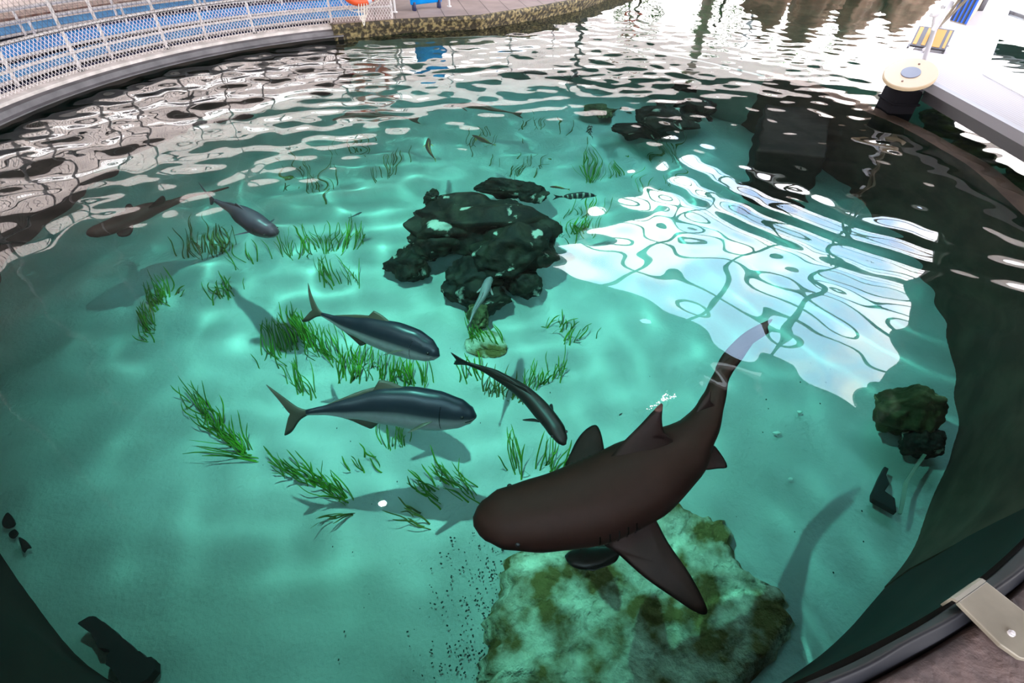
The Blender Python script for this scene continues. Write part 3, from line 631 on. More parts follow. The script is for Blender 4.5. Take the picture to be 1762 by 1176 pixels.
G = [
 (335, 700, 425, 785, 9, 42, -28, -38, .42, 'thick slanting clump of sea grass left of the lower amberjack'),
 (425, 770, 450, 795, 4, 4, -85, -12, .35, 'few long sea grass blades under the thick slanting clump'),
 (255, 590, 275, 545, 5, 16, -22, -30, .3, 'lower half of the leftmost sea grass tuft'),
 (270, 545, 290, 505, 6, 24, -16, -34, .34, 'upper half of the leftmost sea grass tuft'),
 (300, 512, 306, 506, 3, 3, 12, -28, .3, 'two crossed blades above the leftmost grass tuft'),
 (370, 520, 420, 500, 7, 12, -12, -24, .28, 'pale loose tuft between the purple fish and leftmost tuft'),
 (390, 475, 440, 450, 4, 6, -18, -30, .3, 'sparse blades just above the pale loose tuft'),
 (310, 445, 400, 430, 8, 26, -8, -38, .38, 'brownish wavy grass bed under the purple grey fish', 'grass2'),
 (490, 445, 560, 425, 10, 22, -8, -38, .38, 'wavy grass bed right of the purple grey fish'),
 (560, 435, 620, 415, 9, 24, 4, -30, .34, 'wavy green tuft above the upper amberjack'),
 (500, 300, 560, 330, 18, 16, -4, -36, .4, 'dim far grass left of the rock pile', 'grass2'),
 (640, 310, 700, 300, 18, 12, 2, -34, .4, 'dim far grass directly left of the rock knob', 'grass2'),
 (560, 495, 620, 490, 9, 14, -12, -40, .4, 'short row of blades above the upper amberjack tail'),
 (460, 625, 520, 580, 12, 34, -18, -45, .44, 'dense grass left of the upper amberjack'),
 (530, 590, 590, 630, 11, 30, -22, -48, .46, 'dense grass under the upper amberjack tail'),
 (500, 660, 545, 690, 9, 10, -14, -50, .48, 'long blades just above the lower amberjack tail'),
 (580, 655, 640, 660, 9, 18, -2, -44, .42, 'grass fringe between the two amberjacks, left part'),
 (650, 660, 735, 665, 9, 30, -6, -38, .36, 'grass fringe between the two amberjacks, middle part'),
 (610, 625, 660, 645, 8, 14, 2, -36, .36, 'short grass under the upper amberjack belly'),
 (500, 810, 560, 840, 10, 26, -32, -34, .4, 'slanting grass clump below the lower amberjack tail'),
 (560, 845, 610, 868, 7, 16, -34, -34, .36, 'grass clump left of the white lamp glint'),
 (585, 890, 625, 880, 8, 6, -40, 10, .3, 'flat brown blades just left of the lamp glint', 'grass2'),
 (690, 870, 745, 905, 12, 7, -38, -12, .3, 'fallen brown blades right of the lamp glint', 'grass2'),
 (600, 800, 650, 815, 14, 7, -14, -22, .28, 'few curled blades above the lamp glint'),
 (665, 775, 700, 765, 7, 12, -3, -36, .34, 'small tuft under the belly of the lower amberjack'),
 (760, 835, 830, 860, 13, 20, -30, -34, .42, 'grass clump in front of the shark snout'),
 (725, 850, 765, 865, 9, 9, -40, -30, .42, 'thin blades left of the shark snout'),
 (810, 605, 855, 600, 9, 18, -14, -42, .4, 'grass tuft under the grey fish'),
 (795, 655, 840, 645, 7, 8, -8, -32, .32, 'grass by the tail of the black fish'),
 (830, 680, 900, 690, 8, 26, 4, -32, .32, 'grass fringe behind the black fish', 'grass2'),
 (900, 670, 950, 660, 9, 18, 8, -30, .32, 'grass right of the black fish back'),
 (945, 655, 975, 640, 6, 7, 8, -28, .3, 'last tuft at the right end of the grass fringe'),
 (880, 800, 900, 825, 7, 8, -14, -50, .45, 'tall thin blades left of the black fish head'),
 (920, 800, 960, 815, 9, 12, 14, -45, .42, 'thin blades between the black fish and the shark fin'),
 (940, 560, 1010, 580, 14, 20, 10, -14, .24, 'low spread of blades right of the black rock'),
 (965, 415, 1015, 395, 10, 26, 0, -22, .28, 'short grass between the rock pile and the mirrored skylight'),
 (985, 375, 1040, 360, 9, 10, 8, -20, .26, 'yellow green tuft right of the striped fish'),
 (1005, 320, 1020, 315, 4, 16, 1, -46, .5, 'upright tall tuft behind the striped fish'),
 (1045, 305, 1075, 300, 8, 8, 4, -26, .3, 'sparse tuft right of the upright tall one'),
 (1090, 325, 1180, 330, 12, 10, 0, -18, .24, 'tiny tufts above the mirrored skylight'),
 (1125, 270, 1165, 278, 9, 14, 0, -38, .4, 'wavy tuft below the far reef', 'grass2'),
 (870, 300, 930, 295, 16, 22, 6, -16, .3, 'tangled brown weed just above the rock pile', 'grass2'),
 (905, 225, 960, 235, 22, 12, 4, -18, .3, 'dim weed in the middle distance right of the brown fish', 'grass2'),
 (600, 250, 640, 268, 18, 10, 0, -18, .3, 'dim olive weed in the far left water', 'grass2'),
 (800, 255, 850, 245, 16, 12, 4, -20, .3, 'dim weed around the small forked tail fish', 'grass2'),
]
for g_ in G: clump(*g_)

# ------------------------------------------------------------------ fish
def interp(tab, t):
    for (a, x), (b, y) in zip(tab[:-1], tab[1:]):
        if t <= b: u = (t-a)/(b-a); u = u*u*(3-2*u)*.5+u*.5; return x+(y-x)*u
    return tab[-1][1]
def fin_mesh(poly, thick, sh=.2):
    """a closed lens-shaped sheet through 3D outline points"""
    P = smooth_line(poly, 4, True); c = sum(P, Vector())/len(P); n = Vector()
    for i in range(len(P)): n += (P[i]-c).cross(P[(i+1) % len(P)]-c)
    n.normalize(); m_ = len(P); vs = list(P); rings = [1.0]
    for s_, tt in ((.8, .55), (.5, .9), (.2, 1)):
        for sg in (1, -1): vs += [c+(p-c)*s_+n*sg*thick*tt*.5 for p in P]
    fs = []
    for sg in (0, 1):
        pr = 0
        for lv in range(3):
            cur = m_+lv*2*m_+sg*m_
            for i in range(m_): q_ = (pr+i, pr+(i+1) % m_, cur+(i+1) % m_, cur+i); fs.append(q_ if sg == 0 else q_[::-1])
            pr = cur
        fs.append(tuple(pr+i for i in range(m_)) if sg == 0 else tuple(pr+i for i in range(m_-1, -1, -1)))
    return MB().add(vs, fs, [sh]*len(vs))
SPECIES = {
 'jack': dict(h=[(0, .008), (.03, .055), (.10, .100), (.22, .138), (.38, .150), (.55, .132), (.75, .080), (.92, .032), (1, .020)],
              w=[(0, .006), (.03, .038), (.12, .066), (.30, .086), (.5, .078), (.75, .046), (.92, .02), (1, .015)],
              dorsal=[(.42, .13), (.50, .175), (.57, .19), (.56, .155), (.70, .115), (.90, .035), (.90, .015), (.6, .10), (.42, .11)],
              anal=[(.58, -.11), (.64, -.165), (.68, -.15), (.77, -.09), (.90, -.03), (.90, -.01), (.58, -.08)],
              tail=[(.97, .0), (1.04, .05), (1.13, .17), (1.19, .25), (1.13, .10), (1.085, .02), (1.08, 0), (1.085, -.02), (1.12, -.09), (1.15, -.15), (1.10, -.13), (1.04, -.05)], pec=.11),
 'long': dict(h=[(0, .010), (.04, .036), (.12, .055), (.3, .066), (.5, .062), (.75, .042), (.92, .024), (1, .02)],
              w=[(0, .012), (.04, .042), (.12, .060), (.3, .066), (.5, .056), (.75, .034), (.92, .016), (1, .013)],
              dorsal=[(.40, .05), (.46, .10), (.52, .08), (.75, .06), (.90, .03), (.85, .02), (.45, .04)],
              anal=[(.6, -.05), (.64, -.09), (.8, -.05), (.9, -.02), (.6, -.03)],
              tail=[(.97, .01), (1.05, .05), (1.13, .09), (1.11, .03), (1.10, 0), (1.11, -.03), (1.13, -.09), (1.05, -.05), (.97, -.01)], pec=.10),
 'snap': dict(h=[(0, .01), (.04, .055), (.14, .115), (.30, .15), (.5, .135), (.75, .08), (.92, .038), (1, .032)],
              w=[(0, .008), (.06, .040), (.2, .066), (.35, .07), (.6, .05), (.85, .022), (1, .013)],
              dorsal=[(.26, .13), (.34, .20), (.5, .18), (.7, .15), (.84, .07), (.84, .04), (.5, .11), (.26, .11)],
              anal=[(.6, -.10), (.66, -.16), (.76, -.12), (.84, -.05), (.6, -.08)],
              tail=[(.97, .02), (1.06, .07), (1.17, .14), (1.13, .05), (1.11, 0), (1.13, -.05), (1.17, -.14), (1.06, -.07), (.97, -.02)], pec=.12),
}
class Spine:
    def __init__(s, pts, roll=0):
        s.P = smooth_line([UW(*p) for p in pts], 12); s.n = len(s.P)-1; s.L = sum((a-b).length for a, b in zip(s.P[:-1], s.P[1:])); s.roll = roll
        s.cum = [0]
        for a, b in zip(s.P[:-1], s.P[1:]): s.cum.append(s.cum[-1]+(a-b).length/s.L)
    def at(s, t):
        if t >= 1: d = (s.P[-1]-s.P[-3]).normalized(); return s.P[-1]+d*(t-1)*s.L
        if t <= 0: d = (s.P[0]-s.P[2]).normalized(); return s.P[0]+d*(-t)*s.L
        for i in range(s.n):
            if s.cum[i+1] >= t: return s.P[i].lerp(s.P[i+1], (t-s.cum[i])/(s.cum[i+1]-s.cum[i]))
    def frame(s, t):
        d = (s.at(t+.03)-s.at(t-.03)).normalized(); up = Vector((0, 0, 1)); sd = d.cross(up).normalized(); up = sd.cross(d).normalized()
        if s.roll: q = Matrix.Rotation(s.roll, 3, d); up = q @ up; sd = q @ sd
        return s.at(t), d, up, sd
def body_mesh(sp, hh, ww, ns=44, nc=22, flat_belly=1.0, scale=1.0, drop=0):
    mb = MB(); vs = []; fs = []; sh = []; al = []
    for i in range(ns+1):
        t = (i/ns); t = t*t*.35+t*.65; p, d, up, sd = sp.frame(t); a, b = interp(hh, t)*sp.L*scale, interp(ww, t)*sp.L*scale
        for k in range(nc):
            an = 2*math.pi*k/nc; y = math.sin(an); x = math.cos(an)
            vs.append(p+up*(y*a*(flat_belly if y < 0 else 1))+sd*(abs(x)**.9*math.copysign(1, x))*b); sh.append(.5-.5*y); al.append(t)
    for i in range(ns):
        for k in range(nc): fs.append((i*nc+k, i*nc+(k+1) % nc, (i+1)*nc+(k+1) % nc, (i+1)*nc+k))
    fs += [tuple(range(nc-1, -1, -1)), tuple(ns*nc+k for k in range(nc))]
    mb.add(vs, fs, sh); mb.al = al; return mb
def put_along(o, al):
    at = o.data.attributes.new('along', 'FLOAT', 'POINT'); at.data.foreach_set('value', al)
M['eye'] = mat('eye', (.01, .01, .01), .15); M['eyew'] = mat('eye_ring', (.45, .42, .3), .4)
def fish(pts, kind, m, mfin, label, group=None, roll=0, name='fish', detail=True, scale=1.0, cat='fish'):
    sp = Spine(pts, roll); k = SPECIES[kind]; o0 = sp.at(.4); t = empty(name, o0, label, cat, group)
    b = body_mesh(sp, k['h'], k['w'], scale=scale); bo = b.build('body', m, t, angle=180); put_along(bo, b.al)
    def sag(poly): 
        out = []
        for tt, v in poly: p, d, up, sd = sp.frame(tt); out.append(p+up*v*sp.L*scale)
        return out
    fin_mesh(sag(k['tail']), .012*sp.L).build('tail_fin', mfin, t, angle=180)
    fin_mesh(sag(k['dorsal']), .012*sp.L).build('dorsal_fin', mfin, t, angle=180)
    fin_mesh(sag(k['anal']), .010*sp.L).build('anal_fin', mfin, t, angle=180)
    for s_ in (-1, 1):
        out = []
        for tt, o_, v in ((.24, .9, -.03), (.27, 1.2, -.045), (.24+k['pec'], 1.9, -.075), (.24+k['pec']*1.15, 1.7, -.085), (.30, .9, -.055)):
            p, d, up, sd = sp.frame(tt); out.append(p+up*v*sp.L*scale+sd*s_*o_*interp(k['w'], .28)*sp.L*scale)
        fin_mesh(out, .008*sp.L).build('pectoral_fin', mfin, t, angle=180)
        if detail:
            p, d, up, sd = sp.frame(.075); rr = .011*sp.L; c = p+up*.012*sp.L+sd*s_*(interp(k['w'], .075)*sp.L*scale*.96)
            bm = bmesh.new(); bmesh.ops.create_uvsphere(bm, u_segments=12, v_segments=8, radius=rr); vs = [v.co+c for v in bm.verts]; fs = [tuple(v.index for v in f_.verts) for f_ in bm.faces]; bm.free()
            MB().add(vs, fs).build('eye', M['eye'], t)
    if detail:   # mouth line and gill edge
        mb = MB()
        for s_ in (-1, 1):
            ln = []
            for tt, v in ((.004, -.006), (.03, -.018), (.055, -.028)):
                p, d, up, sd = sp.frame(tt); hh_ = interp(k['h'], tt)*scale; ww_ = interp(k['w'], tt)*scale; y = max(-.95, v/hh_) if hh_ else 0; ln.append(p+up*v*sp.L+sd*s_*ww_*sp.L*math.sqrt(max(0, 1-y*y)))
            mb.tube(ln, .003*sp.L, 5)
            ln = []
            for v in (.5, .2, -.1, -.45, -.7):
                tt = .185+.02*(1-v*v); p, d, up, sd = sp.frame(tt); ln.append(p+up*v*interp(k['h'], tt)*sp.L*scale+sd*s_*interp(k['w'], tt)*sp.L*scale*math.sqrt(1-v*v)*1.005)
            mb.tube(ln, .0022*sp.L, 5)
        mb.build('gill_slit', M['eye'], t)
    return t
M['jack'] = skin('amberjack_skin', (.022, .025, .038), (.035, .038, .048), (.55, .52, .50), .35)
M['jackf'] = mat('olive_fin', (.09, .075, .05), .5); M['black_f'] = skin('black_fish_skin', (.018, .014, .012), (.022, .018, .016), (.035, .03, .028), .45)
M['blackfin'] = mat('black_fin', (.015, .012, .011), .5); M['purple'] = skin('purple_fish_skin', (.075, .06, .085), (.06, .045, .06), (.25, .2, .22), .4)
M['purplefin'] = mat('purple_fin', (.08, .06, .08), .5); M['greyf'] = skin('grey_fish_skin', (.20, .22, .22), (.26, .28, .28), (.45, .45, .42), .35)
M['greyfin'] = mat('grey_fin', (.18, .2, .18), .5); M['brownf'] = skin('brown_fish_skin', (.12, .06, .045), (.16, .08, .055), (.3, .2, .13), .5); M['yellowfin'] = mat('yellow_fin', (.35, .30, .06), .5)
M['brownfin'] = mat('brown_fin', (.10, .05, .035), .5); M['stripe'] = skin('striped_skin', (.02, .025, .03), (.03, .035, .04), (.08, .09, .09), .5, stripes=44)
M['dim'] = skin('dim_grey_skin', (.10, .10, .10), (.13, .13, .13), (.25, .25, .25), .5)
fish([(758, 612, -1.15), (700, 588, -1.15), (640, 570, -1.17), (590, 556, -1.2), (553, 542, -1.2)], 'jack', M['jack'], M['jackf'], 'upper amberjack with dark back and silver belly, swimming right', 'large dark backed fish', name='amberjack', roll=.5)
fish([(819, 716, -1.4), (750, 706, -1.4), (670, 698, -1.4), (590, 704, -1.42), (528, 711, -1.45)], 'jack', M['jack'], M['jackf'], 'lower and larger amberjack with forked tail, swimming right', 'large dark backed fish', name='amberjack', roll=.5)
fish([(972, 766, -.7), (945, 722, -.7), (900, 675, -.72), (850, 643, -.75), (806, 626, -.78)], 'long', M['black_f'], M['blackfin'], 'slender black fish curving down between the amberjacks and shark')
fish([(477, 404, -.35), (445, 388, -.35), (410, 366, -.37), (370, 345, -.4)], 'jack', M['purple'], M['purplefin'], 'purple grey fish near the surface left of the rock pile', scale=1.25)
fish([(845, 476, -1.1), (834, 505, -1.1), (822, 530, -1.12), (810, 556, -1.15)], 'long', M['greyf'], M['greyfin'], 'slim grey fish hovering over the foot of the rock pile')
fish([(1023, 338, -1.2), (1000, 338, -1.2), (975, 340, -1.22), (963, 341, -1.22)], 'snap', M['stripe'], M['blackfin'], 'black and white striped fish right of the rock pile', scale=1.05)
fish([(946, 320, -1.3), (960, 321, -1.3), (978, 325, -1.3)], 'snap', M['brownf'], M['yellowfin'], 'small dark fish with yellow edge above the striped fish', detail=False)
fish([(762, 184, -.5), (800, 181, -.5), (850, 187, -.5), (884, 195, -.5)], 'long', M['brownf'], M['brownfin'], 'long reddish brown fish swimming left in the far water')
fish([(813, 232, -.9), (828, 240, -.9), (848, 249, -.9)], 'snap', M['brownf'], M['yellowfin'], 'small brown fish with yellow forked tail above the rocks', detail=False, scale=.8)
fish([(736, 239, -.9), (738, 255, -.9), (746, 271, -.9)], 'snap', M['brownf'], M['yellowfin'], 'small reddish fish pointing up left of the forked tail fish', detail=False, scale=.8)
fish([(1014, 214, -1.1), (1016, 224, -1.1), (1022, 236, -1.1)], 'snap', M['stripe'], M['blackfin'], 'little dark banded fish left of the far reef', detail=False)
fish([(866, 122, -.6), (905, 122, -.6), (950, 128, -.6), (975, 133, -.6)], 'long', M['dim'], M['greyfin'], 'dim grey fish in the far water by the mirrored posts', detail=False)
fish([(998, 124, -.7), (985, 132, -.7), (978, 140, -.7)], 'snap', M['dim'], M['greyfin'], 'tiny dim fish right of the dim grey one', detail=False)
fish([(572, 206, -.7), (610, 196, -.7), (660, 198, -.7), (705, 205, -.7)], 'long', M['brownf'], M['brownfin'], 'big dim brown fish crossing under the mirrored lifebuoy', detail=False)
fish([(625, 364, -1.9), (612, 369, -1.9), (600, 374, -1.9)], 'long', M['dim'], M['greyfin'], 'tiny blue grey fish left of the rock pile', detail=False)
fish([(972, 958, -1.0), (1000, 962, -1.0), (1040, 955, -1.0), (1075, 940, -1.0)], 'snap', M['black_f'], M['blackfin'], 'dark round fish half hidden under the shark pectoral fin', detail=False, scale=1.7, roll=.9)

# ------------------------------------------------------------------ sharks
M['shark'] = skin('shark_skin', (.040, .017, .012), (.030, .013, .010), (.12, .09, .07), .6, spec=.15); M['sharkf'] = mat('shark_fin_skin', (.024, .012, .010), .6, col2=(.034, .017, .014), scale=6, spec=.15)
SH = [(0, .008), (.012, .024), (.03, .040), (.06, .053), (.14, .070), (.26, .086), (.40, .090), (.52, .070), (.62, .046), (.72, .030), (.82, .022), (.92, .016), (1, .008)]
SW = [(0, .010), (.010, .031), (.025, .046), (.06, .067), (.14, .082), (.26, .096), (.38, .097), (.50, .076), (.60, .047), (.70, .030), (.80, .021), (.92, .013), (1, .006)]
def shark(pts, label, fins, sc=1.0, depth=None, detail=True):
    sp = Spine(pts); t = empty('shark', sp.at(.4), label, 'shark')
    b = body_mesh(sp, SH, SW, ns=60, nc=28, flat_belly=.8, scale=sc); bo = b.build('body', M['shark'], t, angle=180); put_along(bo, b.al)
    for nm, poly, tk in fins: fin_mesh([UW(*p) for p in poly], tk).build(nm, M['sharkf'], t, angle=180)
    if detail:
        for s_ in (-1, 1):
            p, d, up, sd = sp.frame(.085); c = p+up*.018*sp.L+sd*s_*interp(SW, .085)*sp.L*.93*sc
            bm = bmesh.new(); bmesh.ops.create_uvsphere(bm, u_segments=12, v_segments=8, radius=.006*sp.L); vs = [v.co+c for v in bm.verts]; fs = [tuple(v.index for v in f_.verts) for f_ in bm.faces]; bm.free()
            MB().add(vs, fs).build('eye', M['eye'], t)
            for g_ in range(5):
                tt = .235+.018*g_; p, d, up, sd = sp.frame(tt); ln = []
                for v in (.35, .1, -.2, -.5): ln.append(p+up*v*interp(SH, tt)*sp.L*sc+sd*s_*interp(SW, tt)*sp.L*sc*math.sqrt(1-v*v)*1.0)
                MB().tube(ln, .002*sp.L, 5).build('gill_slit', M['eye'], t)
    return t, sp
zb_ = -.42
shark([(814, 898, zb_), (870, 892, zb_), (940, 883, zb_), (1020, 862, zb_), (1095, 826, zb_), (1160, 783, zb_), (1205, 735, zb_), (1227, 690, zb_), (1240, 650, -.38), (1262, 618, -.34), (1300, 578, -.30)],
  'large brown shark gliding left just under the surface', [
  ('pectoral_fin', [(1035, 925, -.47), (1065, 955, -.52), (1110, 995, -.56), (1160, 1030, -.60), (1195, 1053, -.62), (1215, 1058, -.62), (1214, 1040, -.60), (1188, 990, -.57), (1150, 935, -.53), (1122, 885, -.47), (1090, 860, -.42)], .05),
  ('pectoral_fin', [(975, 815, -.50), (984, 775, -.55), (1003, 745, -.58), (1024, 732, -.60), (1034, 745, -.58), (1041, 785, -.54), (1050, 820, -.50)], .045),
  ('dorsal_fin', [(1048, 800, -.24), (1066, 768, -.17), (1100, 733, -.08), (1138, 694, .03), (1139, 722, -.05), (1143, 745, -.13), (1158, 762, -.22), (1120, 800, -.26)], .035),
  ('second_dorsal_fin', [(1196, 715, -.33), (1208, 690, -.27), (1222, 672, -.20), (1222, 690, -.27), (1228, 700, -.33)], .02),
  ('pelvic_fin', [(1205, 790, -.48), (1225, 768, -.5), (1236, 775, -.53), (1252, 803, -.55), (1234, 807, -.54), (1208, 808, -.5)], .02),
  ('tail_fin', [(1229, 655, -.36), (1232, 632, -.33), (1250, 602, -.29), (1285, 570, -.24), (1328, 549, -.18), (1321, 562, -.2), (1322, 574, -.24), (1306, 580, -.27), (1280, 615, -.33), (1258, 645, -.38), (1248, 662, -.40)], .03)], sc=1.0)
shark([(150, 402, -.9), (200, 388, -.9), (255, 362, -.9), (310, 345, -.9), (360, 333, -.9), (395, 322, -.9)], 'dim brown shark under the ripples behind the purple grey fish', [
  ('dorsal_fin', [(255, 358, -.75), (268, 345, -.6), (280, 336, -.5), (282, 348, -.7)], .02),
  ('pectoral_fin', [(215, 375, -.95), (225, 400, -1.0), (205, 405, -1.0), (195, 385, -.95)], .02),
  ('pectoral_fin', [(215, 380, -.95), (212, 355, -1.0), (222, 350, -1.0), (232, 370, -.95)], .02)], detail=False)

# splash at the fin tip
M['drop'] = bpy.data.materials.new('droplet'); M['drop'].use_nodes = True; b = M['drop'].node_tree.nodes['Principled BSDF']; b.inputs['Roughness'].default_value = .05; b.inputs['IOR'].default_value = 1.33; b.inputs['Transmission Weight'].default_value = .6; b.inputs['Base Color'].default_value = (1, 1, 1, 1)
mb = MB(); f0 = WP(1138, 692, .01)
for (tx, ty, tz, n_) in ((1146, 676, .12, 16), (1163, 683, .06, 22), (1116, 706, .01, 16)):
    e = WP(tx, ty, tz)
    for i in range(n_):
        p = f0.lerp(e, (i+.5)/n_)+Vector((random.gauss(0, .006), random.gauss(0, .006), random.gauss(0, .004)+.01)); s_ = random.uniform(.003, .008)
        mb.box(p, (s_*1.4, s_, s_), Matrix.Rotation(random.uniform(0, 3), 3, 'Y'), s_*.3)
tag(mb.build('splash', M['drop'], origin=f0, angle=180), 'small splash of droplets at the tip of the shark dorsal fin', 'splash', kind='stuff')

# ------------------------------------------------------------------ dock
dz = .42
M['dock'] = mat('dock_boards', (.3, .27, .27), .8); nt = M['dock'].node_tree; b = nt.nodes['Principled BSDF']; N = nt.nodes.new; L = nt.links.new
c1, c2 = WP(1600, 138, dz), WP(1762, 224, dz); dd = (c2-c1).normalized(); far = WP(1548, 108, dz); dl = WP(1650, 0, dz); d2 = (dl-far).normalized()
tc = N('ShaderNodeTexCoord'); mp = N('ShaderNodeMapping'); mp.inputs['Rotation'].default_value = (0, 0, -math.atan2(dd.y, dd.x)); wv = N('ShaderNodeTexWave'); wv.bands_direction = 'Y'; wv.inputs['Scale'].default_value = 6; L(tc.outputs['Object'], mp.inputs[0]); L(mp.outputs[0], wv.inputs[0])
r = N('ShaderNodeValToRGB'); r.color_ramp.elements[0].position = .0; r.color_ramp.elements[0].color = (.20, .165, .17, 1); r.color_ramp.elements[1].position = .14; r.color_ramp.elements[1].color = (.31, .275, .275, 1); L(wv.outputs[0], r.inputs[0]); L(r.outputs[0], b.inputs['Base Color'])
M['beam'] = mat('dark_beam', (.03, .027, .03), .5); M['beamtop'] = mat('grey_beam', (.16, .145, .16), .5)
A0 = far; A1 = c1; A2 = c2+dd*4; 
hn = WP(1695, 130, dz); hf = WP(1737, 18, dz); e2 = (hf-hn).normalized(); hr = hn+dd*0
hx = (WP(1762, 166, dz)-hn).normalized()
B0 = far+(dl-far)*1.0
dirL = (hf-hn)
outerd = [A1, A2, A2+dirL*1.55, WP(1668, -14, dz)+Vector((0, 0, 0)), A0]
holed = [hn, hn+hx*3.5, hn+hx*3.5+dirL*1.0, hf]
tr = tessellate_polygon([[Vector((p.x, p.y, 0)) for p in outerd], [Vector((p.x, p.y, 0)) for p in holed]]); al_ = outerd+holed; n = len(al_); no = len(outerd)
vs = [(p.x, p.y, dz) for p in al_]+[(p.x, p.y, dz-.06) for p in al_]; fs = [tuple(t_) for t_ in tr]+[tuple(i+n for i in t_) for t_ in tr]
fs += [(i, (i+1) % no, (i+1) % no+n, i+n) for i in range(no)]+[(no+i, no+(i+1) % 4, no+(i+1) % 4+n, no+i+n) for i in range(4)]
dock = empty('dock', (A1.x, A1.y, 0), 'white boarded dock with a square opening at the right', 'dock')
MB().add(vs, fs).build('boards', M['dock'], dock, smooth=False)
def beam(a, b, z0, z1, th_, m, nm, par, side=1):
    d = (b-a).normalized(); nn = Vector((-d.y, d.x, 0))*th_*side; return MB().prism([(p.x, p.y) for p in (a, b, b+nn, a+nn)], z0, z1).build(nm, m, par, smooth=False)
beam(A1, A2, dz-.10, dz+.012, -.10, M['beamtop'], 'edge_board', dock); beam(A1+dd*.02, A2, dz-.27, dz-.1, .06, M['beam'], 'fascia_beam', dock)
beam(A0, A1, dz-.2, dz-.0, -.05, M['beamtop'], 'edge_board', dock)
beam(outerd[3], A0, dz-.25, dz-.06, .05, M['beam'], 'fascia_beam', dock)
for a, b in zip(holed, holed[1:]+holed[:1]): beam(a, b, dz-.09, dz+.015, .03, M['white'], 'opening_lip', dock, -1)
M['pile'] = mat('black_pile', (.006, .0055, .007), .9, spec=.05); M['cream'] = mat('cream_disc', (.42, .31, .20), .6); M['dial'] = mat('grey_cap', (.07, .07, .11), .5)
dc = WP(1566, 128, dz+.07); pile = empty('mooring_pile', (dc.x, dc.y, -.3), 'square black pile with a round cream cap at the dock corner', 'pile')
pb = WP(1553, 172, .1); pb = dc.lerp(Vector((pb.x, pb.y, dc.z)), .25)
Mx = Matrix((dd, Vector((-dd.y, dd.x, 0)), Vector((0, 0, 1)))).transposed()
MB().box((pb.x, pb.y, -.75), (.42, .36, 2.1), Mx, .03).build('shaft', M['pile'], pile)
MB().box((pb.x, pb.y, .13), (.46, .40, .03), Mx, .012).build('collar', M['pile'], pile)
rd = (WP(1600, 127, dz+.07)-WP(1532, 130, dz+.07)).length/2
TM = Vector((-.30, -.32, 1)).to_track_quat('Z', 'Y').to_matrix(); tn = TM @ Vector((0, 0, 1)); cap = MB().disc(dc, rd, .05, 56, TM, r2=rd*.97).build('cap', M['cream'], pile); MB().disc(dc+tn*.028, rd*.36, .012, 40, TM).build('centre_disc', M['dial'], cap)
for s_ in (-1, 1): MB().disc(dc+tn*.028+TM @ Vector((s_*.02, s_*rd*.62, 0)), .014, .01, 12, TM).build('screw', M['rust'], cap)
# white stanchion frame
M['wpaint'] = mat('white_gloss', (.5, .48, .5), .3)
sb = WP(1590, 104, dz); st_ = empty('stanchion', sb, 'white sloping tubular frame on the dock beside the striped step', 'frame')
top = sb+Vector((0, 0, 0)); 
def at(px, py, z): return WP(px, py, z)
MB().tube([sb, at(1608, 50, dz+.55), at(1638, 4, dz+.85)], .035, 12).build('leg', M['wpaint'], st_)
k2 = at(1602, 80, dz+.03)
MB().tube([k2, at(1609, 26, dz+.5)], .032, 12).build('leg', M['wpaint'], st_)
MB().tube([at(1590, 85, dz+.05), k2, at(1634, 76, dz+.03)], .026, 10).build('foot_bar', M['wpaint'], st_)
MB().tube([at(1602, 26, dz+.55), at(1614, 25, dz+.55)], .03, 10).build('cross_bar', M['wpaint'], st_)
MB().tube([at(1621, 12, dz+.75), at(1640, 11, dz+.75)], .026, 10).build('cross_bar', M['wpaint'], st_)
M['yellow'] = mat('yellow_plate', (.42, .19, .02), .55); M['gstripe'] = mat('grey_stripe', (.07, .065, .075), .6)
c4 = [WP(*p, z) for p, z in (((1566, 77), dz+.06), ((1627, 86), dz+.06), ((1643, 52), dz+.30), ((1582, 44), dz+.30))]
sp_ = empty('striped_step', sum(c4, Vector())/4-Vector((0, 0, .18)), 'yellow step plate with grey stripes on the dock', 'step')
nn = (c4[1]-c4[0]).cross(c4[3]-c4[0]).normalized(); nn = nn if nn.z > 0 else -nn
def quad(u0, u1, v0, v1, off, th_, m, nm, par):
    g = lambda u, v: (c4[0].lerp(c4[1], u)).lerp(c4[3].lerp(c4[2], u), v)+nn*off
    vs = [g(u0, v0), g(u1, v0), g(u1, v1), g(u0, v1)]; return MB().add(vs+[p-nn*th_ for p in vs], [(0, 1, 2, 3), (7, 6, 5, 4), (0, 4, 5, 1), (1, 5, 6, 2), (2, 6, 7, 3), (3, 7, 4, 0)]).build(nm, m, par, smooth=False)
quad(0, 1, 0, 1, 0, .04, M['gstripe'], 'plate', sp_)
for u0, u1 in ((.05, .16), (.29, .40), (.55, .70), (.70, .80), (.88, .95)): quad(u0, u1, .06, .94, .006, .006, M['yellow'], 'stripe', sp_)
for k in (0, 1): beam(c4[k], c4[3-k]+Vector((0, 0, 0)), dz, dz+.03, .04, M['gstripe'], 'foot', sp_)
M['bluestripe'] = mat('blue_front', (.005, .07, .38), .5); M['creamside'] = mat('cream_side', (.34, .27, .19), .7)
q4 = [WP(*p, dz) for p in ((1634, 36), (1662, 44), (1682, 18))]; bx = empty('striped_box', q4[1], 'blue and black striped box with cream sides on the dock', 'box')
e1_, e2_ = q4[0]-q4[1], q4[2]-q4[1]; lean = (q4[1]-q4[0]).normalized()*0
base = [q4[1], q4[0], q4[0]+e2_, q4[2]]; MB().prism([(p.x, p.y) for p in base], dz, dz+1.1).build('carcass', M['creamside'], bx, smooth=False)
nf = Vector((e1_.y, -e1_.x, 0)).normalized(); nf = nf if nf.dot(e2_) < 0 else -nf
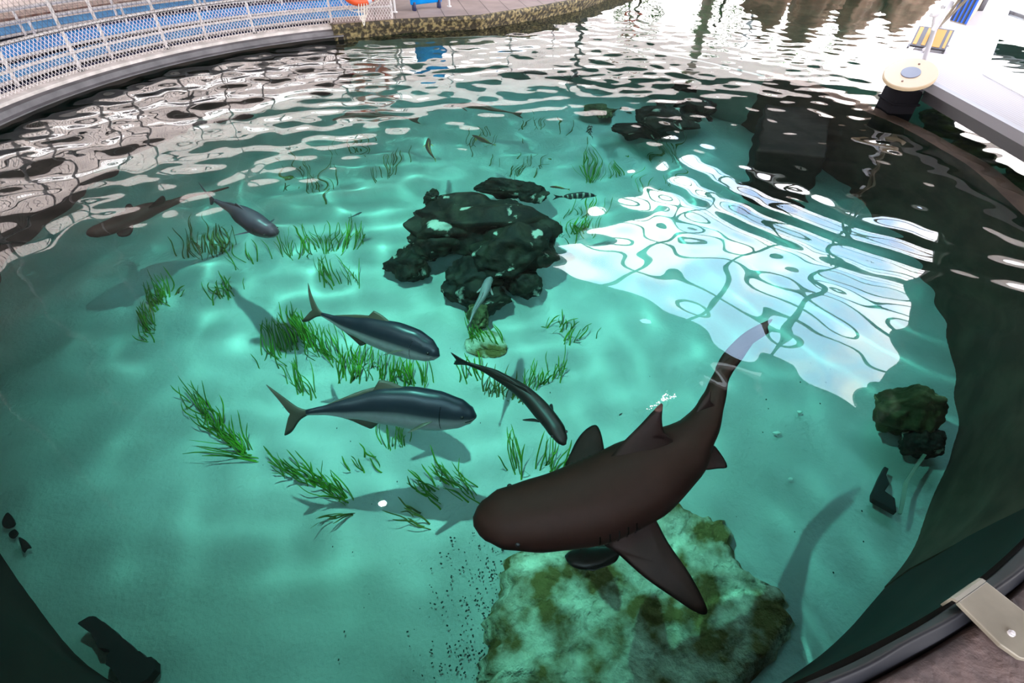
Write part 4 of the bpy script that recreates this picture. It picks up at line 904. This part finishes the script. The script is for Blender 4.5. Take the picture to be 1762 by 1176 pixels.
def strip(u0, u1, m, nm, off):
    a, b = q4[1]+e1_*u0+nf*off, q4[1]+e1_*u1+nf*off; return MB().prism([(p.x, p.y) for p in (a, b, b-nf*.01, a-nf*.01)], dz+.02, dz+1.08).build(nm, m, bx, smooth=False)
strip(.0, 1.0, M['bluestripe'], 'front_panel', .011)
for k in range(4): strip(.12+.24*k, .22+.24*k, M['black'], 'stripe', .02)
MB().box(q4[2]+Vector((.03, 0, .12)), (.12, .12, .24), Mx, .01).build('foot', M['gstripe'], bx)
for k, (a_, b_) in enumerate((((1620, 42), (1672, -30)), ((1616, 46), (1690, -28)))):
    a, b = WP(*a_, dz+.02), WP(*b_, dz+1.3); o = MB().tube([a, b], .02, 8).build('wooden_pole', M['creamside'], origin=a); tag(o, ('thin wooden pole leaning on the blue striped box', 'second wooden pole lower across the blue striped box')[k], 'pole')
# lagoon bottom, far bank
M['mud'] = mat('lagoon_bed', (.03, .035, .02), .9, col2=(.07, .07, .04), scale=1)
outr = [(-9, 12), (-5, 14), (6, 13), (8, 6), (8, -1), (34, -1), (34, 74), (-9, 74)]
tag(MB().prism([(-8.8, -1.1), (33.8, -1.1), (33.8, 74), (-8.8, 74)], -D-.45, -D-.3).build('lagoon_bed', M['mud'], smooth=False), 'dark bed of the lagoon beyond the tank', kind='structure')
M['bank'] = mat('bank_rock', (.14, .075, .045), .9, col2=(.34, .20, .13), scale=1.2, detail=8, bump=.1); M['leaf'] = mat('foliage', (.05, .13, .02), .6, col2=(.14, .28, .04), scale=3); M['trunk'] = mat('trunk', (.10, .07, .05), .9)
for k, (px, py, s_, zz_) in enumerate(((1345, -72, 1.5, 3.2), (1428, -76, 1.7, 4.6), (1520, -72, 1.6, 4.0), (1612, -66, 1.6, 3.0))):
    p = WP(px, py, 0); rock(p+Vector((0, 0, -.3)), (s_, s_*.8, zz_), M['bank'], 'bank_boulder', 70+k, label=('brown bank boulder at the left end of the far shore', 'tallest brown boulder of the far shore', 'brown bank boulder right of the tallest one', 'brown bank boulder behind the striped box')[k], cat='boulder', group='boulders of the far bank')
for k, (px, py, hh) in enumerate(((1130, -92, 4.2), (1292, -84, 4.4), (1470, -90, 6.4))):
    p = WP(px, py, 0); p.y += 2; t = empty('tree', (p.x, p.y, -.2), ('small green tree mirrored beside the ring buoy', 'green bush tree mirrored right of the tan pillar', 'dark green tree mirrored above the far boulders')[k], 'tree', 'trees on the far bank')
    MB().tube([(p.x, p.y, -D), (p.x+.1, p.y, 1), (p.x-.1, p.y, hh*.8)], [.14, .11, .06], 8).build('trunk', M['trunk'], t)
    mb = MB(); g = random.Random(k)
    for i in range(900):
        v = Vector((g.gauss(0, 1), g.gauss(0, 1), g.gauss(0, 1))).normalized()*g.uniform(.5, 1)**.4; c = Vector((p.x+v.x*hh*.33, p.y+v.y*hh*.33, hh*.8+v.z*hh*.3))
        a = Vector((g.gauss(0, 1), g.gauss(0, 1), g.gauss(0, .6))).normalized(); b2 = a.orthogonal().normalized(); s_ = g.uniform(.08, .16); mb.add([c-a*s_, c+b2*s_*.35, c+a*s_, c-b2*s_*.35], [(0, 1, 2, 3)])
    mb.build('foliage', M['leaf'], t, smooth=False, recalc=False)
